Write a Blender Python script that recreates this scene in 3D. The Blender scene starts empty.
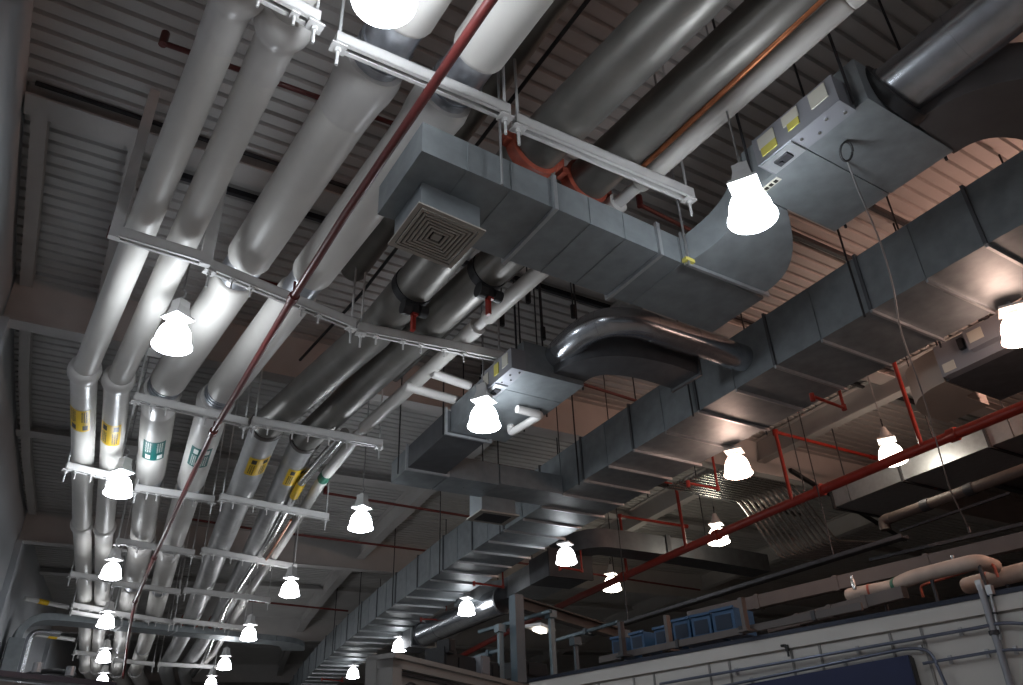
import bpy, math, random
from mathutils import Vector, Matrix
random.seed(7)
PI = math.pi
C = bpy.context.scene.collection
sc = bpy.context.scene

# ------------------------------------------------------------------ place: a ring-shaped hall
# s = metres along the ring from the photographer, u = metres to the right, z = metres above eye level
EYE = 1.65
RING = 122.33
CR = Vector((0.8376227, -0.5452316, -0.0333273))
CU = Vector((-0.2583356, -0.4491529, 0.8552920))
CF = Vector((0.4813013, 0.7078024, 0.5170734))
FPX = 802.39

def P(s, u, z):
    t = s / RING
    return Vector((RING - (RING - u) * math.cos(t), (RING - u) * math.sin(t), z + EYE))
def ray(x, y):
    return CR * ((x - 511.5) / FPX) - CU * ((y - 342.5) / FPX) + CF
def SU(p):
    return (math.atan2(p.y, RING - p.x) * RING, RING - math.hypot(RING - p.x, p.y), p.z - EYE)
def Z(x, y, z):
    d = ray(x, y); p = d * (z / d.z)
    return Vector((p.x, p.y, p.z + EYE))
def PS(x, y, s):
    d = ray(x, y); lo, hi = .5, 200.
    for _ in range(60):
        m = (lo + hi) / 2; p = d * m
        if SU(Vector((p.x, p.y, p.z + EYE)))[0] < s: lo = m
        else: hi = m
    p = d * lo; q = SU(Vector((p.x, p.y, p.z + EYE))); return q[1], q[2]
def Zs(x, y, z):
    return SU(Z(x, y, z))
UP = Vector((0, 0, 1))
DECK = 6.0

# ------------------------------------------------------------------ materials
def mat(name, col, rough=.5, metal=0., noise=0., nscale=8., bump=0., bscale=60., spec=.5, coat=0., stretch=None):
    m = bpy.data.materials.new(name); m.use_nodes = True
    nt = m.node_tree; b = nt.nodes['Principled BSDF']
    b.inputs['Base Color'].default_value = (*col, 1); b.inputs['Roughness'].default_value = rough
    b.inputs['Metallic'].default_value = metal; b.inputs['Specular IOR Level'].default_value = spec
    b.inputs['Coat Weight'].default_value = coat
    tc = nt.nodes.new('ShaderNodeTexCoord'); src = tc.outputs['Object']
    if stretch:
        mp = nt.nodes.new('ShaderNodeMapping'); mp.inputs['Scale'].default_value = stretch
        nt.links.new(src, mp.inputs['Vector']); src = mp.outputs['Vector']
    if noise:
        n = nt.nodes.new('ShaderNodeTexNoise'); n.inputs['Scale'].default_value = nscale; n.inputs['Detail'].default_value = 5
        nt.links.new(src, n.inputs['Vector'])
        r = nt.nodes.new('ShaderNodeValToRGB'); r.color_ramp.elements[0].position = .3; r.color_ramp.elements[1].position = .7
        r.color_ramp.elements[0].color = (*[c * (1 - noise) for c in col], 1)
        r.color_ramp.elements[1].color = (*[min(1, c * (1 + noise)) for c in col], 1)
        nt.links.new(n.outputs['Fac'], r.inputs['Fac']); nt.links.new(r.outputs['Color'], b.inputs['Base Color'])
    if bump:
        n2 = nt.nodes.new('ShaderNodeTexNoise'); n2.inputs['Scale'].default_value = bscale
        nt.links.new(src, n2.inputs['Vector'])
        bp = nt.nodes.new('ShaderNodeBump'); bp.inputs['Strength'].default_value = bump; bp.inputs['Distance'].default_value = .01
        nt.links.new(n2.outputs['Fac'], bp.inputs['Height']); nt.links.new(bp.outputs['Normal'], b.inputs['Normal'])
    return m
def emit(name, col, power):
    m = bpy.data.materials.new(name); m.use_nodes = True
    nt = m.node_tree; nt.nodes.clear()
    e = nt.nodes.new('ShaderNodeEmission'); e.inputs['Color'].default_value = (*col, 1); e.inputs['Strength'].default_value = power
    o = nt.nodes.new('ShaderNodeOutputMaterial'); nt.links.new(e.outputs[0], o.inputs[0])
    return m
M = dict(
    jacket=mat('white_pvc_jacket', (.62, .60, .57), .42, 0, .05, 3, .08, 9, spec=.35),
    collar=mat('white_pvc_collar', (.63, .61, .59), .32, 0, .04, 5, spec=.45),
    steel=mat('grey_steel_pipe', (.225, .215, .20), .44, .6, .12, 4, .1, 30),
    paintpipe=mat('grey_painted_pipe', (.40, .40, .40), .4, .15, .12, 5),
    sleeve=mat('bare_metal_sleeve', (.5, .52, .56), .33, .9, .1, 20),
    galv=mat('galvanised_sheet', (.265, .29, .305), .5, .5, .13, 7, .06, 45),
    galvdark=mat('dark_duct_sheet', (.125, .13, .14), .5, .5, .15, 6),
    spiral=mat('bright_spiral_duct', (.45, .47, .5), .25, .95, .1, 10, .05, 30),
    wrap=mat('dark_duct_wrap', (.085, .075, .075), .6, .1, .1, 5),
    flange=mat('galvanised_flange', (.50, .52, .54), .4, .7, .08, 15),
    rack=mat('white_strut_paint', (.70, .69, .68), .42, 0, .04, 12),
    slot=mat('strut_slot_shadow', (.06, .06, .07), .7),
    rod=mat('zinc_threaded_rod', (.42, .42, .43), .4, .8, .05, 60),
    rodw=mat('white_painted_rod', (.62, .62, .62), .45),
    red=mat('red_sprinkler_paint', (.30, .026, .016), .36, 0, .1, 10, coat=.2),
    darkred=mat('dark_red_paint', (.125, .022, .02), .4, 0, .1, 10, coat=.15),
    orange=mat('red_oxide_coupling', (.40, .085, .05), .5, 0, .2, 14),
    copper=mat('aged_copper', (.36, .13, .06), .35, .85, .2, 8),
    deck=mat('painted_roof_deck', (.46, .45, .44), .55, 0, .06, 2),
    beam=mat('painted_steel_beam', (.46, .445, .435), .5, 0, .06, 3),
    wall=mat('pale_grey_wall', (.50, .52, .55), .6, 0, .05, .8),
    floor=mat('grey_concrete_floor', (.50, .48, .45), .6, 0, .12, 1.2),
    innerwall=mat('inner_ring_wall', (.06, .06, .065), .8, 0, .1, 1),
    black=mat('black_rubber', (.018, .018, .02), .5),
    dark=mat('dark_grey_metal', (.045, .045, .05), .5, .4, .1, 8),
    trim=mat('blue_black_steel', (.028, .034, .052), .3, .4),
    bluesteel=mat('blue_tinted_conduit', (.16, .18, .24), .3, .7),
    hutch=mat('white_panel_paint', (.58, .56, .53), .45, 0, .03, 2),
    hutchtan=mat('beige_grey_panel', (.235, .225, .215), .5, 0, .05, 3),
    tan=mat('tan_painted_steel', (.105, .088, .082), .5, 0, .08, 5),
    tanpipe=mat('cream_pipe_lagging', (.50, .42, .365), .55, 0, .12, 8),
    conduit=mat('shiny_steel_conduit', (.55, .55, .54), .24, .95, .05, 20),
    bluegrey=mat('blue_grey_frame_paint', (.085, .12, .145), .42, .2, .06, 6),
    lightblue=mat('pale_blue_strut', (.16, .22, .25), .4, .3, .05, 6),
    navy=mat('navy_panel', (.008, .016, .07), .42, 0, .05, 3),
    crate=mat('blue_plastic', (.022, .085, .19), .45, 0, .08, 8),
    cratedark=mat('blue_mesh', (.008, .022, .05), .6),
    yellow=mat('yellow_marker', (.72, .46, .01), .45),
    green=mat('green_marker', (.0, .11, .10), .45),
    greenband=mat('green_tape', (.02, .16, .10), .5),
    ink=mat('black_ink', (.015, .012, .01), .5),
    white=mat('white_print', (.72, .74, .72), .5),
    paper=mat('paper_notice', (.62, .60, .52), .7),
    yellowpaper=mat('yellow_sticker', (.62, .55, .12), .6),
    grille=mat('cream_grille', (.40, .37, .33), .5),
    boxgrey=mat('grey_control_box', (.30, .31, .34), .4, .3),
    lampmetal=mat('white_lamp_housing', (.66, .66, .66), .4),
    roofdark=mat('bounce_block_dark', (.05, .05, .055), .8, 0, .1, 2),  # near-black so the unseen roofs send up little bounce light
    dimlag=mat('dark_brown_lagging', (.085, .062, .052), .6, 0, .15, 8),  # brown lagging in an even, very dark tone
    beige=mat('beige_cover', (.42, .36, .31), .5, 0, .05, 4),
)
LCOL = {'mild': ((.93, .96, 1.0), 15, 30), 'soft': ((.95, .97, 1.0), 9, 44), 'cool': ((.88, .94, 1.0), 34, 44), 'white': ((.95, .97, 1.0), 26, 40), 'pink': ((1.0, .66, .52), 14, 44), 'warm': ((1.0, .90, .74), 18, 26), 'rose': ((1.0, .56, .42), 230, 30)}
for k, (c, lb, ll) in LCOL.items():
    M['glow_' + k] = emit('lit_glass_' + k, c, lb)
    M['rim_' + k] = emit('lit_rim_' + k, c, lb * .5)
    M['lens_' + k] = emit('lit_lens_' + k, c, ll)

# ------------------------------------------------------------------ mesh building
class MB:
    def __init__(s): s.v = []; s.f = []
    def add(s, vs, fs):
        b = len(s.v); s.v += [Vector(v) for v in vs]; s.f += [tuple(b + i for i in f) for f in fs]; return s
    def hexa(s, c):  # 8 corners: bottom 4 ccw, top 4 ccw
        return s.add(c, [(3, 2, 1, 0), (4, 5, 6, 7), (0, 1, 5, 4), (1, 2, 6, 5), (2, 3, 7, 6), (3, 0, 4, 7)])
    def box(s, c, sx, sy, sz, R=None):
        c = Vector(c); o = []
        for dz in (-.5, .5):
            for dx, dy in ((-.5, -.5), (.5, -.5), (.5, .5), (-.5, .5)):
                q = Vector((dx * sx, dy * sy, dz * sz)); o.append(c + (R @ q if R else q))
        return s.hexa(o)
    def rbox(s, s0, s1, u0, u1, z0, z1):  # box in ring coordinates
        return s.hexa([P(s0, u0, z0), P(s0, u1, z0), P(s1, u1, z0), P(s1, u0, z0), P(s0, u0, z1), P(s0, u1, z1), P(s1, u1, z1), P(s1, u0, z1)])
    def frames(s, path, up=UP):
        n = len(path); T = []
        for i in range(n):
            a = (path[i] - path[i - 1]).normalized() if i else None
            b = (path[i + 1] - path[i]).normalized() if i < n - 1 else None
            t = (a + b).normalized() if a and b else (a or b)
            k = 1.0 / max(.35, t.dot(a)) if a and b else 1.0
            T.append((t, k, (b - a) if a and b else None))
        return T
    def tube(s, path, r, n=20, caps=True, rounded=0.):
        path = [Vector(p) for p in path]; T = s.frames(path)
        rad = r if isinstance(r, (list, tuple)) else [r] * len(path)
        if rounded and not isinstance(r, (list, tuple)):
            h0 = (path[1] - path[0]).normalized(); h1 = (path[-1] - path[-2]).normalized()
            a, b = path[0], path[-1]
            path = [a, a + h0 * rounded * .3, a + h0 * rounded] + path[1:-1] + [b - h1 * rounded, b - h1 * rounded * .3, b]
            rad = [r - rounded * .8, r - rounded * .25, r] + [r] * (len(path) - 6) + [r, r - rounded * .25, r - rounded * .8]
            T = s.frames(path)
        t0 = T[0][0]; x = t0.cross(UP)
        if x.length < .2: x = t0.cross(Vector((1, 0, 0)))
        x.normalize(); base = len(s.v); m = len(path)
        for i in range(m):
            t, k, bend = T[i]
            x = (x - t * x.dot(t)).normalized(); y = t.cross(x)
            for j in range(n):
                a = 2 * PI * j / n; q = x * math.cos(a) * rad[i] + y * math.sin(a) * rad[i]
                if bend is not None and bend.length > 1e-4:
                    w = bend.normalized(); q = q + w * (q.dot(w) * (k - 1))
                s.v.append(path[i] + q)
        for i in range(m - 1):
            for j in range(n):
                j2 = (j + 1) % n
                s.f.append((base + i * n + j, base + i * n + j2, base + (i + 1) * n + j2, base + (i + 1) * n + j))
        if caps:
            s.f.append(tuple(base + j for j in reversed(range(n)))); s.f.append(tuple(base + (m - 1) * n + j for j in range(n)))
        return s
    def bar(s, path, w, h, du=0., dz=0., caps=True):  # rectangular section swept along a path
        path = [Vector(p) for p in path]; T = s.frames(path); base = len(s.v); m = len(path)
        ws = w if isinstance(w, (list, tuple)) else [w] * m
        hs = h if isinstance(h, (list, tuple)) else [h] * m
        x0 = None
        for i in range(m):
            t, k, _ = T[i]
            x = t.cross(UP)
            if x.length < .05: x = x0 if x0 else t.cross(Vector((0, 1, 0)))
            x.normalize(); x0 = x; y = x.cross(t).normalized()
            for a, b in ((-1, -1), (1, -1), (1, 1), (-1, 1)):
                s.v.append(path[i] + x * (du + a * ws[i] / 2) * k + y * (dz + b * hs[i] / 2))
        for i in range(m - 1):
            for j in range(4):
                j2 = (j + 1) % 4
                s.f.append((base + i * 4 + j, base + i * 4 + j2, base + (i + 1) * 4 + j2, base + (i + 1) * 4 + j))
        if caps:
            s.f.append((base + 3, base + 2, base + 1, base)); s.f.append(tuple(base + (m - 1) * 4 + j for j in range(4)))
        return s
    def strut(s, path, w=.062, h=.085, t=.012):  # channel with the slot facing down
        s.bar(path, w, t, 0, h / 2 - t / 2)
        s.bar(path, t, h, -w / 2 + t / 2, 0); s.bar(path, t, h, w / 2 - t / 2, 0)
        s.bar(path, w * .3, t, -w * .35, -h / 2 + t / 2 + .0005); s.bar(path, w * .3, t, w * .35, -h / 2 + t / 2 + .0005)
        return s
    def ibeam(s, path, w, h, t=.02):
        s.bar(path, w, t, 0, -h / 2 + t / 2); s.bar(path, w, t, 0, h / 2 - t / 2); s.bar(path, t, h - 2 * t, 0, 0); return s
    def lathe(s, prof, n=24, c=Vector((0, 0, 0)), close=True):
        base = len(s.v)
        for r, z in prof:
            for j in range(n):
                a = 2 * PI * j / n; s.v.append(c + Vector((r * math.cos(a), r * math.sin(a), z)))
        for i in range(len(prof) - 1):
            for j in range(n):
                j2 = (j + 1) % n
                s.f.append((base + i * n + j, base + i * n + j2, base + (i + 1) * n + j2, base + (i + 1) * n + j))
        if close:
            s.f.append(tuple(base + j for j in reversed(range(n)))); s.f.append(tuple(base + (len(prof) - 1) * n + j for j in range(n)))
        return s

OFF = {}
def obj(name, mb, m, parent=None, smooth=None, origin=None):
    me = bpy.data.meshes.new(name)
    o = bpy.data.objects.new(name, me)
    if parent is not None:
        off = OFF[parent.name]; o.parent = parent
    else:
        if origin is None:
            xs = [v.x for v in mb.v]; ys = [v.y for v in mb.v]; zs = [v.z for v in mb.v]
            origin = Vector(((min(xs) + max(xs)) / 2, (min(ys) + max(ys)) / 2, min(zs)))
        off = Vector(origin); o.location = off
    me.from_pydata([v - off for v in mb.v], [], mb.f)
    me.update()
    if smooth:
        for p in me.polygons: p.use_smooth = True
        try: me.set_sharp_from_angle(angle=math.radians(smooth))
        except Exception: pass
    me.materials.append(m if not isinstance(m, str) else M[m])
    C.objects.link(o); OFF[o.name] = off
    return o
def thing(name, loc, label, cat, group=None):
    o = bpy.data.objects.new(name, None); o.empty_display_size = .1; C.objects.link(o); o.location = loc
    o['label'] = label; o['category'] = cat
    if group: o['group'] = group
    OFF[o.name] = Vector(loc); return o
def tag(o, label, cat, group=None):
    o['label'] = label; o['category'] = cat
    if group: o['group'] = group
    return o
def struct(o): o['kind'] = 'structure'; return o

# ------------------------------------------------------------------ the setting
def grid_s(a, b, d): n = int(round((b - a) / d)); return [a + (b - a) * i / n for i in range(n + 1)]
mb = MB(); pitch = .175; prof = []
s = -5.0
while s < 62:
    for ds, dz in ((0, 0), (.12, 0), (.135, .045), (.16, .045)): prof.append((s + ds, DECK + dz))
    s += pitch
b0 = 0; us = [-1.2, 6, 13, 26]
for (ss, zz) in prof:
    for u in us: mb.v.append(P(ss, u, zz))
for i in range(len(prof) - 1):
    for k in range(len(us) - 1):
        a = i * len(us) + k; mb.f.append((a, a + 1, a + 1 + len(us), a + len(us)))
struct(obj('ceiling', mb, 'deck'))
def ringwall(u, s0, s1, z0, z1, t=.25):
    m = MB(); ss = grid_s(s0, s1, 3.0)
    for a, b in zip(ss[:-1], ss[1:]): m.rbox(a, b, min(u, u - t), max(u, u - t), z0, z1)
    return m
struct(obj('wall_left', ringwall(-.98, -6, 62, -EYE, DECK + .1), 'wall'))
struct(obj('wall_right', ringwall(26.3, -6, 62, -EYE, DECK + .1), 'innerwall'))
mb = MB(); ss = grid_s(-6, 62, 3)
for a, b in zip(ss[:-1], ss[1:]): mb.rbox(a, b, -1.2, 26.5, -EYE - .1, -EYE)
struct(obj('floor', mb, 'floor'))
mb = MB().rbox(60.5, 61, -1.2, 26.3, -EYE, DECK + .1); struct(obj('wall_far', mb, 'innerwall'))
mb = MB().rbox(-6, -5.7, -1.2, 26.3, -EYE, DECK + .1); struct(obj('wall_back', mb, 'innerwall'))

def ring_line(s0, s1, u, z, d=1.5): return [P(s, u, z) for s in grid_s(s0, s1, d)]
# girders across the hall, joists and beams along it
for i, s in enumerate((.7, 9.8, 18.75, 27.6, 36.5, 45.4)):
    m = MB(); m.ibeam([P(s, -.95, 5.65), P(s, 8, 5.65)], .22, .7, .025); m.ibeam([P(s, 8, 5.65), P(s, 17, 5.65), P(s, 26, 5.65)], .22, .7, .025)
    struct(obj('ceiling_girder', m, 'beam'))
for i, s in enumerate((6.62, 14.4, 23.2, 32)):
    m = MB(); m.ibeam([P(s, -.95, 5.92), P(s, 8, 5.92), P(s, 26, 5.92)], .28, .16, .02)
    struct(obj('ceiling_joist', m, 'beam'))
for s in (3.8, 4.65, 6.45, 7.1):
    m = MB(); m.bar([P(s, 6.8 if s < 6 else (-.9 if s < 7 else .3), 5.965), P(s, 13, 5.965)], .05 if s != 6.45 else .025, .07 if s != 6.45 else .04)
    struct(obj('ceiling_seam_bar', m, 'dark'))
for u in (-.82, .03, 6.1, 11.1, 16):
    w, h = (.2, .42) if u > 1 else (.14, .3)
    if u < 1: h = .14
    m = MB().ibeam(ring_line(-4 if u > 1 else 6.7, 58 if u > 1 else 18.6, u, 6.0 - h / 2 - .02, 2.9), w, h)
    struct(obj('ceiling_beam', m, 'beam'))
for s in (9.8, 18.75, 27.6, 36.5):
    m = MB().rbox(s - .15, s + .15, -.98, -.86, -EYE, 5.3); struct(obj('wall_pilaster', m, 'wall'))

# ------------------------------------------------------------------ helpers for pipework
def lerp(a, b, t): return a + (b - a) * t
def cutpath(path, a, b):
    """part of a polyline between fractions a..b of its length"""
    L = [0.]
    for p, q in zip(path[:-1], path[1:]): L.append(L[-1] + (q - p).length)
    A, B = a * L[-1], b * L[-1]; out = []
    def at(d):
        for i in range(len(path) - 1):
            if d <= L[i + 1] + 1e-9: return lerp(path[i], path[i + 1], (d - L[i]) / (L[i + 1] - L[i]))
        return path[-1]
    out.append(at(A)); out += [path[i] for i in range(len(path)) if A + 1e-6 < L[i] < B - 1e-6]; out.append(at(B)); return out
def near(a, b, d):  # point d metres from a towards b
    return a + (b - a).normalized() * d
def smoothbend(path, r=.12, n=5):
    out = [path[0]]
    for i in range(1, len(path) - 1):
        a, p, b = path[i - 1], path[i], path[i + 1]
        d = min(r, (p - a).length * .45, (b - p).length * .45)
        q0, q1 = near(p, a, d), near(p, b, d)
        for k in range(n + 1):
            t = k / n; out.append((q0 * (1 - t) ** 2) + p * (2 * t * (1 - t)) + q1 * t * t)
    out.append(path[-1]); return out
def marker(parent, path_a, path_b, d, L, r, base, ink, flip=False, ang0=-.2, aw=1.):
    """a printed wrap-round marker on the underside of a pipe: patch, two arrow blocks, lines of print"""
    t = (path_b - path_a).normalized(); c0 = path_a + t * d
    x = t.cross(UP).normalized(); y = x.cross(t)
    def patch(l0, l1, a0, a1, rr, n=6):
        m = MB()
        for l in (l0, l1):
            for k in range(n + 1):
                a = (a0 + (a1 - a0) * k / n) * aw + ang0
                m.v.append(c0 + t * l + (x * math.sin(a) - y * math.cos(a)) * rr)
        for k in range(n): m.f.append((k, k + 1, n + 2 + k, n + 1 + k))
        return m
    p = obj('pipe_marker', patch(0, L, -.95, .85, r + .004, 12), base, parent, 60)
    al, ah = (L * .70, L * .92) if not flip else (L * .08, L * .30)
    for a in (-.66, .26):
        obj('arrow_block', patch(al, ah, a, a + .40, r + .007), ink, p, 60)
    tl, th = (L * .06, L * .60) if not flip else (L * .40, L * .94)
    m = MB()
    rows = (-.72, -.55, -.38, .18, .35, .52)
    for a in rows:
        l = tl
        while l < th - .03:
            w = random.uniform(.012, .03); q = patch(l, min(th, l + w), a, a + .1, r + .0065, 2); m.add(q.v, q.f); l += w + .012
    obj('lettering', m, ink, p)
    return p

def insulated_pipe(name, verts, r, label, mids=True, gap=.12, collar=1.16, markers=(), sleeve_r=.86, cat='pipe', group=None, continuous=False, mat_='jacket'):
    t = thing(name, verts[0], label, cat, group)
    n = len(verts)
    for i in range(n - 1):
        a, b = verts[i], verts[i + 1]; L = (b - a).length
        if continuous:
            rr = r * (.90 if i < 2 else 1.0)
            obj('insulation_jacket', MB().tube([near(a, b, .05), near(b, a, .05)], [r * (.90 if i < 2 else 1.0), rr], 28), mat_, t, 50)
        else:
            stops = [(0, .5), (.5, 1)] if L > 4.5 else [(0, 1)]
            for q0, q1 in stops:
                p0, p1 = lerp(a, b, q0), lerp(a, b, q1)
                e0 = .30 if q0 == 0 else .03; e1 = (.52 if i == 0 else .30) if q1 == 1 else .27
                obj('insulation_jacket', MB().tube([near(p0, p1, e0), near(p1, p0, e1)], r, 28, rounded=.05), mat_, t, 50)
            if len(stops) == 2:
                mid = lerp(a, b, .5)
                obj('metal_sleeve', MB().tube([near(mid, a, .34), near(mid, b, .2)], r * sleeve_r, 24), 'sleeve', t, 50)
        if i > 0:
            z0 = verts[i - 1]
            if continuous:
                p = [near(a, z0, d_) for d_ in (.16, .145, .11, .07, .03)] + [near(a, b, d_) for d_ in (.01, .05, .08, .12, .2, .42)]
                k_ = 1.02 if i == 1 else 1.0
                if i == 1: p = [q_ + (z0 - a).normalized() * .10 for q_ in p]
                obj('elbow_collar', MB().tube(p, [r * k_ * f_ for f_ in ((.90, 1.12, 1.24, 1.29, 1.29, 1.22, 1.08, .96, .94, .93, .91) if i == 1 else (.92, 1.10, 1.20, 1.24, 1.24, 1.2, 1.12, 1.05, 1.03, 1.0, 1.01))], 28), 'collar', t, 60)
            else:
                p = [near(a, z0, .60), a, near(a, b, .2)]
                obj('metal_sleeve', MB().tube(p, r * sleeve_r, 24), 'sleeve', t, 50)
                p = [near(a, z0, .10), near(a, b, .0), near(a, b, .12), near(a, b, .22), near(a, b, .42)]
                obj('elbow_collar', MB().tube(p, [r * 1.06, r * 1.15, r * 1.13, r * 1.06, r * 1.01], 28), 'collar', t, 50)
                for dd in (.16, .22, .28):
                    obj('clamp_ring', MB().tube([near(a, z0, dd), near(a, z0, dd + .02)], r * .95, 24), 'sleeve', t, 50)
    for (i, d, L, base, ink, flip, ang) in markers:
        marker(t, verts[i], verts[i + 1], d, L, r, base, ink, flip, ang, .78 if base == 'green' else 1.)
    return t

def back(p, q, d): return p + (p - q).normalized() * d
def pv(pix, z, tail=None, bend_in=None):
    v = [Z(x, y, z) for x, y in pix]
    # the run goes on past the frame, bent like the ring
    if bend_in:
        a = SU(v[0]); v.insert(0, P(a[0] - bend_in, a[1] + .02, z))
    if tail:
        a = SU(v[-1]); v.append(P(a[0] + tail, a[1], z))
    return v
JZ = 4.56
p1 = pv([(231, 6), (84, 372), (82, 525), (85, 602), (85, 668)], JZ, 9, 5.9)
p2 = pv([(276, 40), (118, 381), (104.5, 528), (101.5, 604), (96, 669)], JZ, 9, 5.9)
insulated_pipe('insulated_pipe', p1, .142, 'slim white jacketed pipe running closest to the wall, with a yellow marker', continuous=True,
               markers=[(2, .75, .62, 'yellow', 'ink', False, -.12)])
insulated_pipe('insulated_pipe', p2, .145, 'slim white jacketed pipe with a yellow marker, second out from the wall', continuous=True,
               markers=[(2, .95, .66, 'yellow', 'ink', True, -.12)])
p3 = pv([(370, 72), (161, 392), (142, 540), (126, 616), (117, 671)], 4.62, 9, 5.9)
p4 = pv([(440, 104), (216, 400), (171, 546), (152.5, 620), (135.5, 671)], 4.62, 9, 5.9)
insulated_pipe('insulated_pipe', p3, .203, 'fat white jacketed pipe carrying the green marker whose white arrow blocks sit below its print',
               markers=[(2, 1.08, .62, 'green', 'white', False, .12)])
insulated_pipe('insulated_pipe', p4, .198, 'fat white jacketed pipe crossed by the thin dark red pipe, green marker half hidden',
               markers=[(2, 1.12, .66, 'green', 'white', True, .0)])

def steel_pipe(verts, r, label, coup, matn='steel', markers=(), valve=None):
    t = thing('steel_pipe', verts[0], label, 'pipe')
    n = len(verts)
    def along(i, px):
        a, b = verts[i], verts[i + 1]; d = (b - a).normalized(); return (Z(*px, SZ) - a).dot(d)
    obj('pipe_body', MB().tube(verts, r, 28), matn, t, 50)
    for (i, d) in coup:
        d = along(i, d)
        a, b = verts[i], verts[i + 1]; c = near(a, b, d)
        m = MB().tube([near(a, b, d - .06), near(a, b, d - .045), near(a, b, d - .02), near(a, b, d + .02), near(a, b, d + .045), near(a, b, d + .06)], [r * 1.02, r * 1.16, r * 1.12, r * 1.12, r * 1.16, r * 1.02], 24)
        tt = (b - a).normalized(); x = tt.cross(UP).normalized(); R = Matrix((x, tt, x.cross(tt))).transposed()
        for sg in (-1, 1): m.box(c + x * sg * r * 1.22, .07, .1, .07, R)
        obj('pipe_coupling', m, 'orange', t, 50)
    if valve:
        i, d = valve; d = along(i, d); a, b = verts[i], verts[i + 1]; c = near(a, b, d); tt = (b - a).normalized(); x = tt.cross(UP).normalized(); y = x.cross(tt)
        R = Matrix((x, tt, y)).transposed()
        v = obj('valve_body', MB().tube([near(a, b, d - .05), near(a, b, d + .05)], r * 1.05, 24), 'dark', t, 50)
        q = c - y * r * 1.0 + x * .02
        w = obj('valve_actuator', MB().box(q - y * .05, .07, .07, .12, R).tube([q - y * .06 - x * .13, q - y * .06 - x * .05], .075, 16).tube([q - y * .06 + x * .05, q - y * .06 + x * .13], .06, 16), 'black', v)
        obj('valve_handle', MB().box(q - y * .16 + tt * .02, .035, .05, .26, R).box(q - y * .10, .06, .06, .06, R), M['red'], v)
    for (i, d, L, base, ink, flip, ang) in markers: marker(t, verts[i], verts[i + 1], d, L, r, base, ink, flip, ang)
    return t
SZ = 4.6
p5 = pv([(692, -5), (526, 158), (373, 333), (268, 424), (217, 552), (190, 622), (165, 668)], SZ, 9, 4)
p6 = pv([(792, -5), (575, 192), (420, 333), (306, 438), (250, 558), (216, 624), (184, 669)], SZ, 9, 4)
def mix_pipe(verts, r, label, valve, mk, cpx):
    # bare steel near the photographer, pale paint beyond the third rack
    t = steel_pipe(verts[:5], r, label, [(1, cpx)], 'steel', (), valve)
    body = obj('painted_run', MB().tube(verts[4:], r * .99, 28), 'paintpipe', t, 50)
    a, b = verts[4], verts[5]
    obj('elbow_clamp', MB().tube([near(a, b, .0), near(a, b, .05), near(a, b, .1)], [r * 1.05, r * 1.14, r * 1.03], 24), 'tan', t, 50)
    a, b = verts[6], verts[7]
    obj('pipe_coupling', MB().tube([near(a, verts[5], .25), near(a, verts[5], .1)], r * 1.12, 24), 'orange', t, 50)
    marker(t, verts[4], verts[5], .72, .62, r, 'yellow', 'ink', True, mk, .8)
    return t
mix_pipe(p5, .205, 'bare grey steel pipe beside the white ones, its valve left of the ceiling diffuser duct', (2, (411, 286)), .25, (533, 152))
mix_pipe(p6, .188, 'bare grey steel pipe running alongside the copper tube, second of two', (2, (487, 272)), .3, (584, 184))

# small services right of the steel pipes
p8 = [P(-3, 4.0, 4.48)] + [Z(*q, 4.48) for q in ((848, 0), (635, 188), (487, 318), (360, 432), (325, 476), (281.5, 543.7), (243, 603), (214, 652.5), (196, 671.5))]
t = thing('insulated_pipe', p8[1], 'thin white insulated pipe at the outer edge of the racks with a green tape band', 'pipe')
for a, b, e0, e1 in ((0, 1, 0, 0), (1, 2, 0, .05), (2, 3, .35, .0), (3, 4, .35, .12), (4, 5, .12, 0), (5, 6, 0, .0), (6, 7, 0, .05), (7, 8, .1, 0), (8, 9, 0, 0)):
    if (a, b) == (1, 2): pass
    obj('insulation_jacket', MB().tube([near(p8[a], p8[b], e0) if e0 else p8[a], near(p8[b], p8[a], e1) if e1 else p8[b]], .082, 20, rounded=.02), 'jacket', t, 50)
obj('bare_core', MB().tube(p8, .052, 16), 'rack', t, 50)
obj('tape_band', MB().tube([near(p8[5], p8[4], .12), near(p8[5], p8[6], .12)], .086, 20), 'greenband', t, 50)
for i, e in ((2, .33), (3, .3)):
    obj('support_saddle', MB().tube([near(p8[i], p8[i + 1], e - .12), near(p8[i], p8[i + 1], e + .12)], .092, 20), 'collar', t, 50)
pc = [P(-2, 3.66, 4.42)] + [Z(*q, 4.42) for q in ((822, 0), (680, 132), (638, 171))]
tag(obj('copper_tube', MB().tube(pc, .022, 12), 'copper', None, 50), 'copper tube lying along the thin white insulated pipe', 'pipe')
pg = [P(-2, 3.75, 4.75)] + [Z(*q, 4.75) for q in ((787, 12), (660, 133), (560, 228), (455, 322), (395, 378))]
t = thing('grey_conduit_pipe', pg[1], 'dull grey pipe between the copper tube and the second steel pipe', 'pipe')
obj('pipe_body', MB().tube(pg, .055, 16), 'steel', t, 50)
for k in (.30, .36, .66): 
    q = cutpath(pg, k, k + .008); obj('pipe_union', MB().tube(q, .075, 12), 'dark', t, 50)
ps = [Z(*q, 4.42) for q in ((345, 432), (303, 480), (270, 540), (248, 573), (227, 605), (206, 657), (193, 676))]
t = thing('silver_pipe', ps[0], 'slim shiny silver pipe with a small yellow band beyond the third rack', 'pipe')
obj('pipe_body', MB().tube(ps, .06, 16), 'conduit', t, 50)
obj('tape_band', MB().tube(cutpath(ps, .10, .13), .064, 16), 'yellow', t, 50)
pb = [Z(*q, 4.36) for q in ((291, 520), (263, 565))]
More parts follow.
